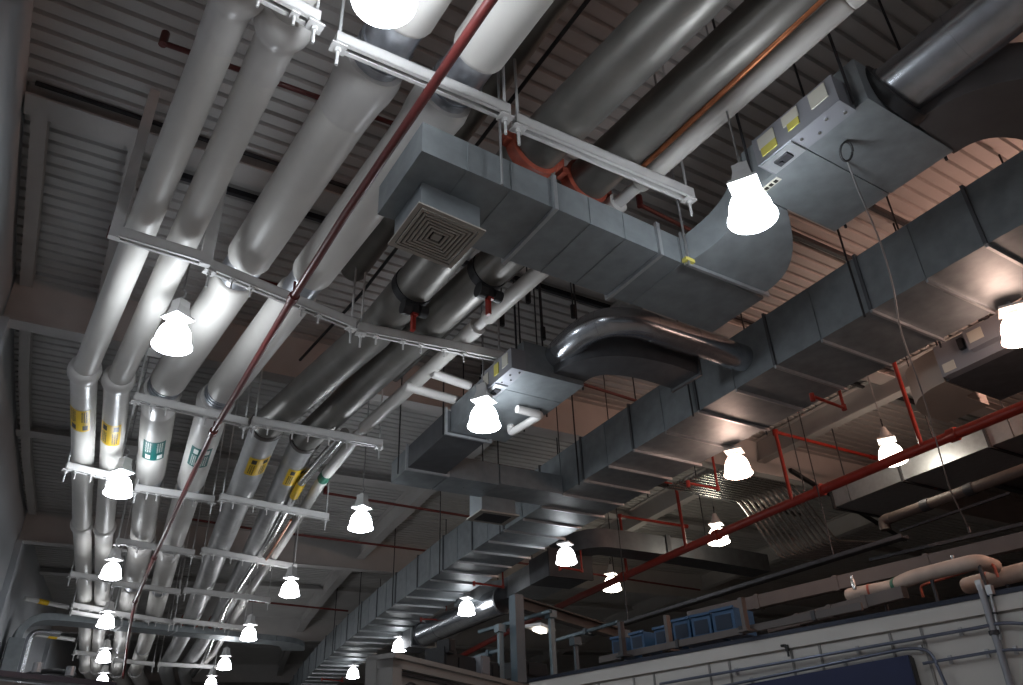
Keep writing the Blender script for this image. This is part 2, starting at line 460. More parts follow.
tag(obj('bare_tube', MB().tube(pb, .02, 10), 'copper', None, 50), 'thin brass tube between the silver and white pipes beyond the fourth rack', 'pipe')
pd = [P(.5, 2.5, 5.15)] + [Z(*q, 5.15) for q in ((548, 0), (493, 80), (352, 272))]
tag(obj('grey_duct_pipe', MB().tube(pd, .14, 20, rounded=.04), 'steel', None, 50), 'dark grey lagged pipe ending blind above the white and steel pipes', 'pipe')
pk = [P(.5, 2.6, 5.05)] + [Z(*q, 5.0) for q in ((588, 0), (480, 141), (361, 294), (300, 360))]
tag(obj('black_cable_run', MB().tube(pk, .018, 8), 'black', None, 50), 'long straight black cable between the white pipes and the steel pipes', 'cable')

# thin red main under the racks
pr = [P(-3, 1.62, 4.16), P(2.6, 1.62, 4.16)] + [Z(*q, 4.2) for q in ((345, 215), (293, 298), (213, 432), (187, 487), (154, 558), (135, 602), (129, 632), (123, 678))]
t = thing('sprinkler_pipe', pr[1], 'thin dark red pipe slung below the racks across the white pipes', 'pipe')
obj('pipe_body', MB().tube(pr, .034, 14), 'darkred', t, 50)
for i in (3, 4, 6, 7):
    obj('pipe_fitting', MB().tube([near(pr[i], pr[i - 1], .05), near(pr[i], pr[i + 1], .05)], .05, 14), 'darkred', t, 50)
    x = (pr[i + 1] - pr[i]).cross(UP).normalized()
    obj('clamp_rod', MB().tube([pr[i], pr[i] + UP * .18], .012, 8), 'darkred', t, 50)

# ------------------------------------------------------------------ racks
RZ = 4.335
def rack(pa, pb, label, z=RZ, rods=(.02, .98), bolts=(), double=False, post=False, w=.085, h=.10, group='strut racks under the pipes', rodmat='rodw'):
    a, b = Z(*pa, z), Z(*pb, z)
    t = thing('strut_rack', (a + b) / 2, label, 'pipe rack', group)
    obj('strut_bar', MB().strut([a, b], w, h), 'rack', t)
    d = (b - a).normalized(); R = Matrix((d, UP.cross(d), UP)).transposed()
    if double: obj('strut_bar', MB().strut([a - UP * .14, b - UP * .14], w, h * .7), 'rack', t)
    for q in rods:
        c = lerp(a, b, q); bot = c - UP * (h / 2 + .17); top = Vector((c.x, c.y, DECK + EYE))
        if post:
            obj('hanger_post', MB().bar([c - UP * .06, top], .09, .06), 'rack', t)
        else:
            r = obj('threaded_rod', MB().tube([bot, top], .011, 8), rodmat, t, 50)
            obj('washer_plate', MB().box(c - UP * (h / 2 + .012), .10, .085, .014, R), 'rack', r)
            obj('rod_nut', MB().tube([c - UP * (h / 2 + .05), c - UP * (h / 2 + .02)], .021, 6), 'rack', r)
    for q in bolts:
        c = lerp(a, b, q)
        obj('clamp_bolt', MB().tube([c - UP * (h / 2 + .10), c - UP * (h / 2 - .02)], .009, 6).box(c - UP * (h / 2 + .008), .05, .06, .016, R), 'rack', t)
    return t
ords = ['first', 'second', 'third', 'fourth', 'fifth', 'sixth', 'seventh', 'eighth', 'ninth']
R_ = [((335, 40), (508, 113), (514, 121), (691, 196)), ((207, 265), (354, 325), (358, 328), (502, 357)), ((134, 397), (247, 423), (252, 421), (382, 444)),
      ((135, 488), (214, 500), (220, 497), (328, 517)), ((116, 541), (194, 553), (202, 550), (296, 567)), ((113, 583), (180, 592), (184, 590), (270, 600)),
      ((113, 613), (171, 622), (173, 620), (245, 628)), ((114, 660), (154, 664), (158, 664), (216, 667))]
for i, (a, b, c, d) in enumerate(R_):
    bo = () if i in (0,) else ((.16, .28, .62, .74) if i < 7 else ())
    bo2 = () if i in (0,) else ((.12, .3, .42, .58, .72) if i < 7 else ())
    rack(a, b, 'white strut rack under the fat white pipes, %s from the top' % ords[i], bolts=bo)
    rack(c, d, 'white strut rack under the grey steel pipes, %s from the top' % ords[i], bolts=bo2)
wl = [((198, -42), (318, 21)), ((117, 233), (203, 259)), ((66, 466), (118, 478)), ((70, 574), (109, 580)), ((72, 605), (107, 611)), ((74, 652), (98, 655))]
for i, (a, b) in enumerate(wl):
    post = i == 1
    rack(a, b, ['white strut cradle with rods under the slim wall pipes at the top edge', 'white strut cradle on two wide posts under the slim wall pipes', 'thin white strut cradle with upright bolts under the yellow markers',
                'grey strut cradle under the slim wall pipes beyond their second collars', 'double white strut cradle where the slim wall pipes reach the crossing duct', 'small strut cradle under the slim wall pipes beyond the crossing duct'][i],
         z=4.325, rods=((-.02, 1.03) if post else (.02, .98)), post=post, double=(i == 4), bolts=() if post else (.2, .5, .8), group='cradles under the slim wall pipes')
    if i in (1, 2):
        pass

# ------------------------------------------------------------------ lamps
def lamp_meshes():
    # all with the origin at the centre of the bell
    bell = MB().lathe([(.055, .165), (.075, .150), (.115, .125), (.150, .075), (.172, .01), (.182, -.06), (.186, -.105)], 28, close=False)
    rim = MB().lathe([(.186, -.105), (.205, -.112), (.207, -.128), (.190, -.135)], 28, close=False)
    lens = MB().lathe([(.189, -.134), (.15, -.150), (.08, -.160), (.01, -.163)], 28, close=False)
    neck = MB().lathe([(.055, .165), (.05, .2), (.06, .215)], 16)
    plate = MB(); plate.hexa([Vector(v) for v in ((-.125, -.125, .215), (.125, -.125, .215), (.125, .125, .215), (-.125, .125, .215), (-.12, -.12, .245), (.12, -.12, .245), (.12, .12, .245), (-.12, .12, .245))])
    hs = MB(); a, b = .095, .068
    hs.hexa([Vector(v) for v in ((-a, -a, .245), (a, -a, .245), (a, a, .245), (-a, a, .245), (-b, -b, .36), (b, -b, .36), (b, b, .36), (-b, b, .36))])
    hs.hexa([Vector(v) for v in ((-b, -b, .36), (b, -b, .36), (b, b, .36), (-b, b, .36), (-b, -b, .44), (b, -b, .44), (b, b, .44), (-b, b, .44))])
    hs.box((0, 0, .45), .09, .05, .03)
    cone = MB().lathe([(.105, .245), (.10, .27), (.045, .40), (.04, .43)], 20)
    hook = MB().tube([Vector(v) for v in ((0, 0, .43), (0, 0, .50), (.03, 0, .53), (.03, 0, .57), (0, 0, .60))], .011, 8)
    return dict(bell=bell, rim=rim, lens=lens, neck=neck, plate=plate, hs=hs, cone=cone, hook=hook)
LM = lamp_meshes()
PROTO = {}
def lamp_proto(colour, style):
    key = (colour, style)
    def mk(name, mb, m, par, sm=40):
        me = bpy.data.meshes.new(name); me.from_pydata(mb.v, [], mb.f); me.update()
        for p in me.polygons: p.use_smooth = True
        try: me.set_sharp_from_angle(angle=math.radians(sm))
        except Exception: pass
        me.materials.append(M[m] if isinstance(m, str) else m); return (name, me, par)
    L = [mk('glass_reflector', LM['bell'], 'glow_' + colour, None), mk('reflector_rim', LM['rim'], 'rim_' + colour, 'glass_reflector'),
         mk('lamp_lens', LM['lens'], 'lens_' + colour, None), mk('socket_neck', LM['neck'], 'lampmetal', None),
         mk('mounting_plate', LM['plate'], 'lampmetal', None, 20)]
    if style == 'box': L += [mk('ballast_housing', LM['hs'], 'lampmetal', None, 20), mk('hook', LM['hook'], 'rod', None)]
    if style == 'cone': L += [mk('ballast_housing', LM['cone'], 'lampmetal', None), mk('hook', LM['hook'], 'black', None)]
    PROTO[key] = L; return L
def lamp(p, colour, style, label, group, top, yaw=.5, scale=.87, offset=(0, 0)):
    L = PROTO.get((colour, style)) or lamp_proto(colour, style)
    t = bpy.data.objects.new('high_bay_lamp', None); t.empty_display_size = .1; C.objects.link(t)
    t.location = p; t.rotation_euler = (0, 0, yaw); t.scale = (scale,) * 3
    t['label'] = label; t['category'] = 'lamp'; t['group'] = group
    made = {}
    for (n, me, par) in L:
        o = bpy.data.objects.new(n, me); C.objects.link(o); o.parent = made[par] if par else t
        made.setdefault(n, o)
    h = {'box': .58, 'cone': .58, 'flush': .24}[style]
    ln = (top + EYE - p.z) / scale
    if ln > h + .01:
        mb = MB().tube([Vector((0, 0, h)), Vector((offset[0] * .0, 0, ln))], .009 if style != 'flush' else .02, 8)
        me = bpy.data.meshes.new('hanging_rod'); me.from_pydata(mb.v, [], mb.f); me.materials.append(M['rod'])
        o = bpy.data.objects.new('hanging_rod', me); C.objects.link(o); o.parent = t
    return t
AZ = 4.0
gA, gB, gC, gD = 'lamps beside the white pipes', 'lamps between pipes and main duct', 'lamps under the main duct', 'lamps by the red sprinkler main'
for pix, lab in (((385, -12), 'blazing pendant lamp cut off by the top edge above the first rack'),
                 ((174, 336), 'glowing pendant lamp hanging against the fat white pipe past the second rack'),
                 ((119.5, 486), 'glowing pendant lamp between the yellow-marked and green-marked pipes'),
                 ((111.6, 571), 'glowing pendant lamp hanging under the end of the fifth rack'),
                 ((106.3, 621), 'glowing pendant lamp in front of the crossing duct near the slim wall pipes'),
                 ((104.1, 656.5), 'small glowing pendant lamp below the crossing duct near the slim wall pipes'),
                 ((102.6, 680), 'lowest small pendant lamp at the bottom left edge, half cut by the enclosure roof')):
    lamp(Z(*pix, AZ), 'cool' if pix[1] < 560 else 'mild', 'box', lab, gA, DECK)
for pix, lab, c in (((750, 207), 'big blazing pendant lamp in front of the curved duct elbow', 'cool'),
                 ((484, 417), 'glowing pendant lamp beside the grey terminal box and white drain pipe', 'cool'),
                 ((361, 521), 'glowing pendant lamp right of the fourth rack under the pale roof deck', 'cool'),
                 ((290, 589), 'glowing pendant lamp right of the fifth rack', 'white'),
                 ((249, 634), 'glowing pendant lamp at the right end of the crossing duct', 'white'),
                 ((224.6, 664), 'small glowing pendant lamp just past the crossing duct elbow', 'white'),
                 ((211, 683), 'tiny pendant lamp at the bottom edge, last right of the far pipes', 'white')):
    zl = 3.5 if pix[1] < 300 else (3.68 if pix[1] < 450 else 3.8); lamp(Z(*pix, zl), c, 'box', lab, gB, DECK, .5, .87 * zl / 3.8)
for pix, lab, c in (((1019, 328), 'blazing pinkish lamp cut by the right edge beside the duct control box', 'pink'),
                 ((737, 466), 'bright pinkish lamp mounted under the main duct near the conduit bundle', 'pink'),
                 ((566, 556), 'bright lamp under the main duct above the grey steel frame', 'soft'),
                 ((466.5, 608), 'bright lamp under the main duct beside the round silver duct', 'soft'),
                 ((399.4, 645.5), 'bright lamp under the main duct just above the beige enclosure corner', 'soft'),
                 ((353, 673), 'small lamp under the main duct left of the beige enclosure corner', 'soft')):
    lamp(Z(*pix, 3.76), c, 'flush', lab, gC, 4.06)
for pix, lab, c in (((891, 454), 'cone-topped lamp partly hidden by the red main near the long side duct', 'warm'),
                 ((718, 536), 'cone-topped lamp partly hidden by the red main beside the conduit bundle', 'warm'),
                 ((612, 584), 'small cone-topped lamp partly hidden by the red main left of the others', 'warm')):
    lamp(Z(*pix, 4.47), c, 'cone', lab, gD, DECK, .5, .98)
# unseen lamps added along the rows; rose bells overbright to turn the deck pink
lamp(P(-1.4, 4.0, 3.8), 'cool', 'box', 'added pendant lamp of the pipe side row, out of frame behind the photographer', gB, DECK)
lamp(P(2.5, 10.63, 4.47), 'rose', 'cone', 'added overbright lamp, unseen beyond the right edge, in line with the cone-topped ones', gD, DECK)
lamp(P(-1.5, 10.63, 4.47), 'rose', 'cone', 'added overbright lamp, unseen behind the photographer, in line with the cone-topped ones', gD, DECK)

# ------------------------------------------------------------------ main duct
mu0, mu1, mz0, mz1 = 6.34, 7.42, 4.05, 4.67
def ductrun(m, s0, s1, u0, u1, z0, z1): m.rbox(s0, s1, u0, u1, z0, z1)
fl = [-1.5, -.1, 1.15, 2.34, 3.54, 4.8, 6.05, 7.35, 8.55, 9.75, 11.0, 12.25, 13.6, 15.0, 16.4, 17.8, 19.2, 20.6, 22, 23.4, 24.8, 26.2, 27.6, 29, 30.4, 31.8, 33.2, 34.6, 36]
t = thing('supply_duct', P(5, 6.9, mz0), 'huge grey rectangular main duct running the length of the hall', 'duct')
for i, (a, b) in enumerate(zip(fl[:-1], fl[1:])):
    m = MB().rbox(a + .004, b - .004, mu0, mu1, mz0, mz1)
    sec = obj('duct_section', m, 'galv', t)
    k = MB(); mid = (a + b) / 2
    k.rbox(mid - .012, mid + .012, mu0 + .01, mu1 - .01, mz0 - .035, mz0)
    obj('stiffener_bar', k, 'flange', sec)
    k = MB().rbox(mid - .006, mid + .006, mu0 - .008, mu0, mz0 + .01, mz1 - .01); obj('standing_seam', k, 'galv', sec)
for a in fl[1:-1]:
    e = .035; m = MB()
    m.rbox(a - .014, a + .014, mu0 - .012, mu1 + e, mz0 - e, mz0)
    obj('duct_flange', m, 'flange', t); m = MB(); e = .022
    m.rbox(a - .016, a + .016, mu0 - e, mu1 + e, mz1, mz1 + e)
    m.rbox(a - .016, a + .016, mu0 - e, mu0, mz0, mz1); m.rbox(a - .016, a + .016, mu1, mu1 + e, mz0, mz1)
    obj('duct_flange', m, 'galvdark', t)
for a in (1.15, 3.54, 6.05, 8.55, 11, 13.6, 16.4, 19.2, 22):
    for u in (mu0 - .05, mu1 + .05):
        obj('hanger_rod', MB().tube([P(a + .06, u, mz0 - .06), P(a + .06, u, DECK)], .011, 8), 'dark', t, 50)

# ------------------------------------------------------------------ branch duct with the ceiling diffuser, elbow and terminal box
def flange_rect(path_pt, tdir, w, h, e=.03, th=.03):
    tdir = tdir.normalized(); m = MB()
    a, b = path_pt - tdir * th / 2, path_pt + tdir * th / 2
    m.bar([a, b], w + 2 * e, e, 0, -h / 2 - e / 2); m.bar([a, b], w + 2 * e, e, 0, h / 2 + e / 2)
    m.bar([a, b], e, h, -w / 2 - e / 2, 0); m.bar([a, b], e, h, w / 2 + e / 2, 0); return m
bz0, bz1 = 3.72, 3.98
bs0, bs1 = 3.42, 4.1   # along-ring extent of the branch duct
t = thing('branch_duct', P(3.8, 2.8, bz0), 'grey rectangular branch duct passing under the steel pipes, diffuser at its end', 'duct')
cuts = [1.66, 2.25, 2.95, 3.5]
k0 = [Zs(*q, bz0) for q in ((423, 163), (548, 206), (662, 265))]
def bs_at(u):  # near edge and far edge of the underside
    f = (u - 1.66) / (3.7 - 1.66); return lerp(3.44, 3.53, f), lerp(4.16, 4.20, f)
def qsec(u0, u1, z0, z1):
    a0, b0 = bs_at(u0); a1, b1 = bs_at(u1)
    return MB().hexa([P(a0, u0, z0), P(a1, u1, z0), P(b1, u1, z0), P(b0, u0, z0), P(a0, u0, z1), P(a1, u1, z1), P(b1, u1, z1), P(b0, u0, z1)])
ed = [1.62, 2.68, 3.68, 4.86]
for a, b in zip(ed[:-1], ed[1:]):
    sec = obj('duct_section', qsec(a + .004, b - .004, bz0, bz1), 'galv', t)
    for q in ((.33, .66) if b < 4 else (.2,)):
        uu = lerp(a, b, q); x0, x1 = bs_at(uu)
        obj('seam_rib', MB().rbox(x0 - .006, x1, uu - .006, uu + .006, bz0 - .006, bz1 - .01), 'galv', sec)
for uu in ed[1:3]:
    x0, x1 = bs_at(uu)
    m = MB(); e = .03
    m.rbox(x0 - e, x1 + e, uu - .015, uu + .015, bz0 - e, bz0); m.rbox(x0 - e, x0, uu - .015, uu + .015, bz0, bz1 + e); m.rbox(x1, x1 + e, uu - .015, uu + .015, bz0, bz1 + e)
    obj('duct_flange', m, 'flange', t)
# diffuser hanging under the end
dc = [Z(*q, 3.50) for q in ((420, 205), (483, 232), (450, 267), (391, 244))]
cen = sum(dc, Vector()) / 4
def sc4(f, dz): return [cen + (c - cen) * f + UP * dz for c in dc]
d = obj('diffuser_neck', MB().hexa(sc4(.94, .03) + sc4(.94, bz0 - 3.50 + .02)), 'galv', t)
def ring4(m, f0, f1, z0, z1):
    a, b = sc4(f0, z0), sc4(f1, z1)
    th = UP * .012
    for i in range(4):
        j = (i + 1) % 4; m.hexa([a[i], a[j], b[j], b[i], a[i] + th, a[j] + th, b[j] + th, b[i] + th])
    return m
d = obj('diffuser_frame', ring4(MB(), 1.07, .93, 0, 0), 'grille', t)
obj('diffuser_back', MB().hexa(sc4(.95, .025) + sc4(.95, .04)), 'black', d)
for f in (.88, .76, .64, .52, .40, .28):
    obj('louvre', ring4(MB(), f, f - .072, 0, 0), 'grille', d)
obj('diffuser_core', MB().hexa(sc4(.13, .0) + sc4(.13, .015)), 'grille', d)
for u in (2.2, 3.93):
    obj('hanger_rod', MB().tube([P(bs_at(u)[0] - .06, u, bz0 - .06), P(bs_at(u)[0] - .06, u, DECK)], .01, 8), 'rod', t, 50)
# curved elbow from across the hall to along it
def arcduct(name, ctr_s, ctr_u, rad, a0, a1, w, z0, z1, m_, parent, n=12):
    path = [P(ctr_s + rad * math.sin(lerp(a0, a1, i / n)), ctr_u + rad * math.cos(lerp(a0, a1, i / n)), (z0 + z1) / 2) for i in range(n + 1)]
    return obj(name, MB().bar(path, w, z1 - z0), m_, parent, 30), path
vz0, vz1 = 3.95, 4.33
pth = []
n = 12; m = MB()
for i in range(n + 1):
    tt = i / n; q = tt ** 1.7; ss = lerp(3.52, 2.83, tt); uL = lerp(3.95, 3.99, tt) + .10 * math.sin(PI * tt); w_ = lerp(.85, .42, q); zl, zh = lerp(bz0, vz0, tt), lerp(bz1, vz1 - .02, tt)
    m.v += [P(ss, uL, zl), P(ss, uL + w_, zl), P(ss, uL + w_, zh), P(ss, uL, zh)]
for i in range(n):
    for k in range(4):
        k2 = (k + 1) % 4; m.f.append((i * 4 + k, i * 4 + k2, i * 4 + 4 + k2, i * 4 + 4 + k))
m.f += [(3, 2, 1, 0), tuple(n * 4 + k for k in range(4))]
obj('elbow_section', m, 'galv', t, 30)
m = MB().rbox(3.50, 3.525, 3.92, 4.84, bz0 - .03, bz0).rbox(3.50, 3.525, 3.92, 3.95, bz0, bz1 + .03).rbox(3.50, 3.525, 4.80, 4.84, bz0, bz1 + .03)
obj('duct_flange', m, 'flange', t)
obj('sealant_patch', MB().rbox(3.47, 3.52, 3.9, 3.99, bz0 - .012, bz0 + .02), 'yellowpaper', t)

def terminal_box(label, s0, s1, u0, u1, z0, z1, ctl, stickers, shade='galv', lit='boxgrey'):
    t = thing('air_terminal_box', P((s0 + s1) / 2, (u0 + u1) / 2, z0), label, 'air terminal')
    mid = lerp(s0, s1, .5)
    obj('box_casing', MB().rbox(s0, mid - .006, u0, u1, z0, z1).rbox(mid + .006, s1, u0, u1, z0, z1).rbox(mid - .01, mid + .01, u0 + .01, u1 - .01, z0 + .008, z1 - .01), shade, t)
    c0, c1 = ctl
    zt = z0 + .22
    q = obj('control_box', MB().rbox(c0, c1, u0 - .17, u0, z0 - .02, zt), lit, t)
    obj('control_cover', MB().rbox(c1 - .30, c1 - .02, u0 - .16, u0 - .01, z0 - .035, z0 - .02), 'flange', q)
    obj('actuator', MB().rbox(c1 - .22, c1 - .10, u0 - .12, u0 - .05, z0 - .05, z0 - .035).tube([P(c1 - .13, u0 - .085, z0 - .065), P(c1 - .13, u0 - .085, z0 - .05)], .02, 10), 'dark', q)
    for k in range(4):
        sx = lerp(c0 + .05, c1 - .35, k / 3); obj('cover_screw', MB().tube([P(sx, u0 - .05 - .06 * (k % 2), z0 - .028), P(sx, u0 - .05 - .06 * (k % 2), z0 - .018)], .012, 8), 'conduit', q)
    for (a, b, za, zb, mm) in stickers:
        obj('paper_notice', MB().rbox(a, b, u0 - .176, u0 - .17, za, zb), mm, q)
    for a in (s0 + .08, s1 - .08):
        for u in (u0 - .04, u1 + .04):
            obj('hanger_rod', MB().tube([P(a, u, z0), P(a, u, DECK)], .011, 8), 'dark', t, 50)
    return t
v1 = terminal_box('grey air terminal box with paper notices beside the big round metal duct', 1.76, 2.82, 4.0, 4.94, vz0, vz1, (1.86, 2.58),
             [(1.92, 2.06, 4.02, 4.15, 'paper'), (2.16, 2.30, 4.06, 4.15, 'paper'), (2.17, 2.27, 4.0, 4.06, 'yellowpaper'), (2.38, 2.53, 4.04, 4.14, 'paper'), (2.38, 2.52, 3.97, 4.04, 'yellowpaper')])
obj('rating_plate', MB().rbox(2.6, 2.76, 4.05, 4.10, vz0 - .006, vz0), 'paper', v1)
for k in range(3): obj('printed_block', MB().rbox(2.62 + k * .045, 2.65 + k * .045, 4.06, 4.09, vz0 - .009, vz0 - .006), 'ink', v1)
obj('intake_collar', MB().tube([P(1.80, 4.36, 4.17), P(1.72, 4.36, 4.19)], .27, 28), 'black', v1, 50)

def spiral_duct(path, r, label, seams=0):
    t = thing('spiral_duct', path[0], label, 'duct')
    obj('duct_body', MB().tube(path, r, 32), 'spiral', t, 35)
    for k in range(seams):
        q = cutpath(path, (k + .5) / seams, (k + .5) / seams + .004)
        obj('gore_seam', MB().tube(q, r * 1.018, 32), 'spiral', t, 35)
    for e in ((0, .012), (.985, 1)):
        obj('end_collar', MB().tube(cutpath(path, *e), r * 1.06, 32), 'galvdark', t, 35)
    return t
spiral_duct([P(1.78, 4.36, 4.19), P(.9, 4.38, 4.23), P(.0, 4.42, 4.25), P(-1.4, 4.6, 4.25)], .20, 'big shiny round duct entering the top right corner', 3)
def rect_elbow(path, w, h, label, m_='wrap', fl=True):
    t = thing('duct_elbow', path[0], label, 'duct')
    obj('elbow_body', MB().bar(path, w, h), m_, t, 30)
    if fl:
        obj('end_flange', flange_rect(path[-1], path[-1] - path[-2], w if not isinstance(w, list) else w[-1], h if not isinstance(h, list) else h[-1], .03, .03), 'galvdark', t)
    return t
def bez(a, b, c, n=12): return [a * (1 - i / n) ** 2 + b * (2 * (i / n) * (1 - i / n)) + c * (i / n) ** 2 for i in range(n + 1)]
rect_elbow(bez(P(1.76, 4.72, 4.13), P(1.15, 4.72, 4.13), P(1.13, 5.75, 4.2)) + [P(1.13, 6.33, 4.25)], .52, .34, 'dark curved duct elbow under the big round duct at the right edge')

# ------------------------------------------------------------------ second terminal box group
v2z0, v2z1 = 4.0, 4.36
v2 = terminal_box('grey air terminal box with a lit cover beside the second round duct', 6.08, 7.0, 4.0, 4.74, v2z0, v2z1, (6.05, 6.72),
             [(6.12, 6.24, 4.06, 4.2, 'paper'), (6.32, 6.42, 4.05, 4.18, 'yellowpaper'), (6.55, 6.67, 4.03, 4.17, 'paper')])
arc = [(550, 364, 4.28), (567, 346, 4.28), (586, 330, 4.3), (606, 322, 4.3), (634, 322, 4.32), (660, 331, 4.33), (700, 344, 4.34), (750, 361, 4.34)]
ap = [Z(x, y, z) for x, y, z in arc]
spiral_duct(smoothbend(ap, .3, 3), .15, 'shiny round duct arching from the terminal box to the main duct', 5)
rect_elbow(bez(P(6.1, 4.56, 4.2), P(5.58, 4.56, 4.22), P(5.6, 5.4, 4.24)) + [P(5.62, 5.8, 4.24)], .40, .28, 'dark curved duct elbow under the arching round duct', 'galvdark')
t = thing('branch_duct', P(8.2, 4.2, 4), 'grey duct leading from the second terminal box to a small drop diffuser', 'duct')
obj('duct_section', MB().rbox(7.0, 7.82, 3.98, 4.72, 4.02, 4.34), 'galv', t)
obj('duct_section', MB().rbox(7.84, 9.05, 3.94, 4.47, 4.0, 4.3), 'galvdark', t)
obj('duct_section', MB().rbox(9.07, 9.66, 3.94, 4.52, 4.0, 4.3), 'galv', t)
obj('duct_section', MB().rbox(9.1, 9.66, 4.54, 5.3, 4.0, 4.3), 'galv', t)
obj('duct_section', MB().rbox(9.1, 9.66, 5.32, 6.33, 4.02, 4.3), 'galv', t)
for s in (7.83, 9.06):
    m = MB(); e = .03
    m.rbox(s - .015, s + .015, 3.94 - e, 4.5 + e, 4.0 - e, 4.0); m.rbox(s - .015, s + .015, 3.94 - e, 3.94, 4.0, 4.33); m.rbox(s - .015, s + .015, 4.5, 4.5 + e, 4.0, 4.33)
    obj('duct_flange', m, 'flange', t)
obj('drop_box', MB().rbox(9.62, 10.02, 5.28, 5.82, 3.80, 4.15), 'galv', t)
obj('drop_rim', MB().rbox(9.58, 10.06, 5.24, 5.86, 3.78, 3.80), 'grille', t)
obj('drop_grille', MB().rbox(9.66, 9.98, 5.33, 5.77, 3.775, 3.78), 'dark', t)
for s, u in ((7.9, 3.92), (9.3, 3.9), (9.4, 5.2), (9.4, 4.9), (7.4, 4.75)):
    obj('hanger_rod', MB().tube([P(s, u, 4.0), P(s, u, DECK)], .01, 8), 'dark', t, 50)
# white drain pipe and reheat pipes
wp = [Z(*q, 3.93) for q in ((517, 409), (541, 415), (511, 433))]; wp = wp[:1] + wp[1:] + [wp[-1] + UP * .16]
t = thing('drain_pipe', wp[0], 'short white pipe bent in a U under the second terminal box', 'pipe')
obj('pipe_body', MB().tube(smoothbend(wp, .05), .045, 14), 'collar', t, 50)
obj('hanger_rod', MB().tube([wp[1] + UP * .03, Vector((wp[1].x, wp[1].y, DECK + EYE))], .008, 6), 'dark', t)
for k, (a, b, lab) in enumerate((((432, 373), (470, 386), 'short white pipe with blue valve end leading to the second terminal box, upper one'), ((405, 386), (462, 402), 'short white pipe with blue valve end leading to the second terminal box, lower one'))):
    a, b = Z(*a, 4.4), Z(*b, 4.4); t = thing('reheat_pipe', a, lab, 'pipe')
    obj('insulation_jacket', MB().tube([a, b], .055, 14, rounded=.012), 'collar', t, 50)
    q = near(b, a, -.28)
    obj('pipe_core', MB().tube([b, q], .03, 12), 'conduit', t, 50)
    obj('valve_body', MB().tube([near(b, q, .10), near(b, q, .20)], .05, 10), M['trim'], t, 50)
    obj('valve_stem', MB().tube([near(b, q, .15), near(b, q, .15) + UP * .16], .014, 8), 'dark', t)
# ------------------------------------------------------------------ far crossing duct by the wall
cz0, cz1 = 3.86, 4.14
pl = [Z(*q, 4.315) for q in ((60, 620), (120, 627), (272, 640))]
t = thing('crossing_duct', pl[1], 'blue grey duct crossing below the far pipes and dropping down beside the wall', 'duct')
c_a, c_b = pl[0], pl[2]
drop = back(c_a, c_b, .75)
path = [drop + UP * -6.0, drop + UP * -.55] + bez(drop + UP * -.55, drop, back(c_a, c_b, .15), 8)[1:] + [c_a]
obj('drop_section', MB().bar([p for p in bez(drop + UP * -.5, drop + UP * -.02, back(c_a, c_b, .15), 10)] + [c_a], .62, .15), 'galv', t, 30)
obj('riser_section', MB().bar([drop - UP * 5.6, drop - UP * .5], .3, .62), 'galv', t)
L = (c_b - c_a).length
for k in range(4):
    a, b = lerp(c_a, c_b, k / 4), lerp(c_a, c_b, (k + 1) / 4)
    obj('duct_section', MB().bar([near(a, b, .004), near(b, a, .004)], .58, .13), 'galv', t)
    if k: obj('duct_flange', MB().bar([near(a, b, -.02), near(a, b, .02)], .62, .15), 'flange', t)
e = bez(c_b, back(c_b, c_a, .7), back(c_b, c_a, .7) + (P(24, 5.6, 4.0) - P(22, 5.6, 4.0)).normalized() * .8, 8)
obj('elbow_section', MB().bar(e, .58, .13), 'galv', t, 30)
# second crossing duct farther on
a, b = Z(300, 620, 4.6), Z(170, 606, 4.6)
pl2 = [Z(246, 640, 4.1), Z(395, 660, 4.1)]
# wall ladder of two pipes
pA, pB = Z(31, 635, 3.6), Z(27, 640, 3.6)
t = thing('wall_pipe', pA, 'pair-like bent silver pipe dropping beside the wall duct', 'pipe')
obj('pipe_body', MB().tube(smoothbend([Z(60, 634, 3.75), Z(31, 631, 3.75), Z(31, 631, 3.75) - UP * 5], .2, 6), .06, 14), 'spiral', t, 40)
tg = thing('cable_loop', Z(55, 674, 1.75), 'black cable loops lying on the far enclosure roof, bottom left', 'cable')
cl = [Z(26 + i * 4.4, 675 - 4 * math.sin(PI * i / 11), 1.72) for i in range(12)]
obj('cable_body', MB().tube(cl, .03, 8), 'black', tg, 50)
for a, b, zz, lab in (((0, 677), (112, 686), 1.6, 'dark blue edged enclosure roof at the bottom left corner'),):
    A0, B0 = Z(-12, 673.5, zz), Z(*b, zz); d = (B0 - A0).normalized(); nrm = UP.cross(d)
    t = thing('enclosure', A0, lab, 'enclosure')
    R = lambda p, q: MB()
    obj('enclosure_wall', MB().hexa([A0 - UP * 3.2, B0 - UP * 3.2, B0 + nrm * 2 - UP * 3.2, A0 + nrm * 2 - UP * 3.2, A0 - UP * .06, B0 - UP * .06, B0 + nrm * 2 - UP * .06, A0 + nrm * 2 - UP * .06]), 'hutchtan', t)
    obj('roof_edge', MB().bar([A0, B0], .2, .06), 'trim', t)
    for k in (.35, .62): obj('edge_bolt', MB().tube([lerp(A0, B0, k) + UP * .06, lerp(A0, B0, k) + UP * .16], .05, 10), 'rod', t)
# yellow marked small pipes near the wall
for a, b, lab in (((38, 601), (72, 608), 'small pipe end with yellow tag reaching the wall, nearer one'), ((48, 636), (78, 640), 'small pipe end with yellow tag reaching the wall, farther one')):
    A0, B0 = Z(*a, 4.5), Z(*b, 4.5); t = thing('lateral_pipe', A0, lab, 'pipe')
    obj('pipe_body', MB().tube([near(A0, B0, -.3), near(B0, A0, .1)], .05, 12), 'rack', t, 50); obj('tape_band', MB().tube([A0, lerp(A0, B0, .28)], .056, 12), 'yellow', t, 50)

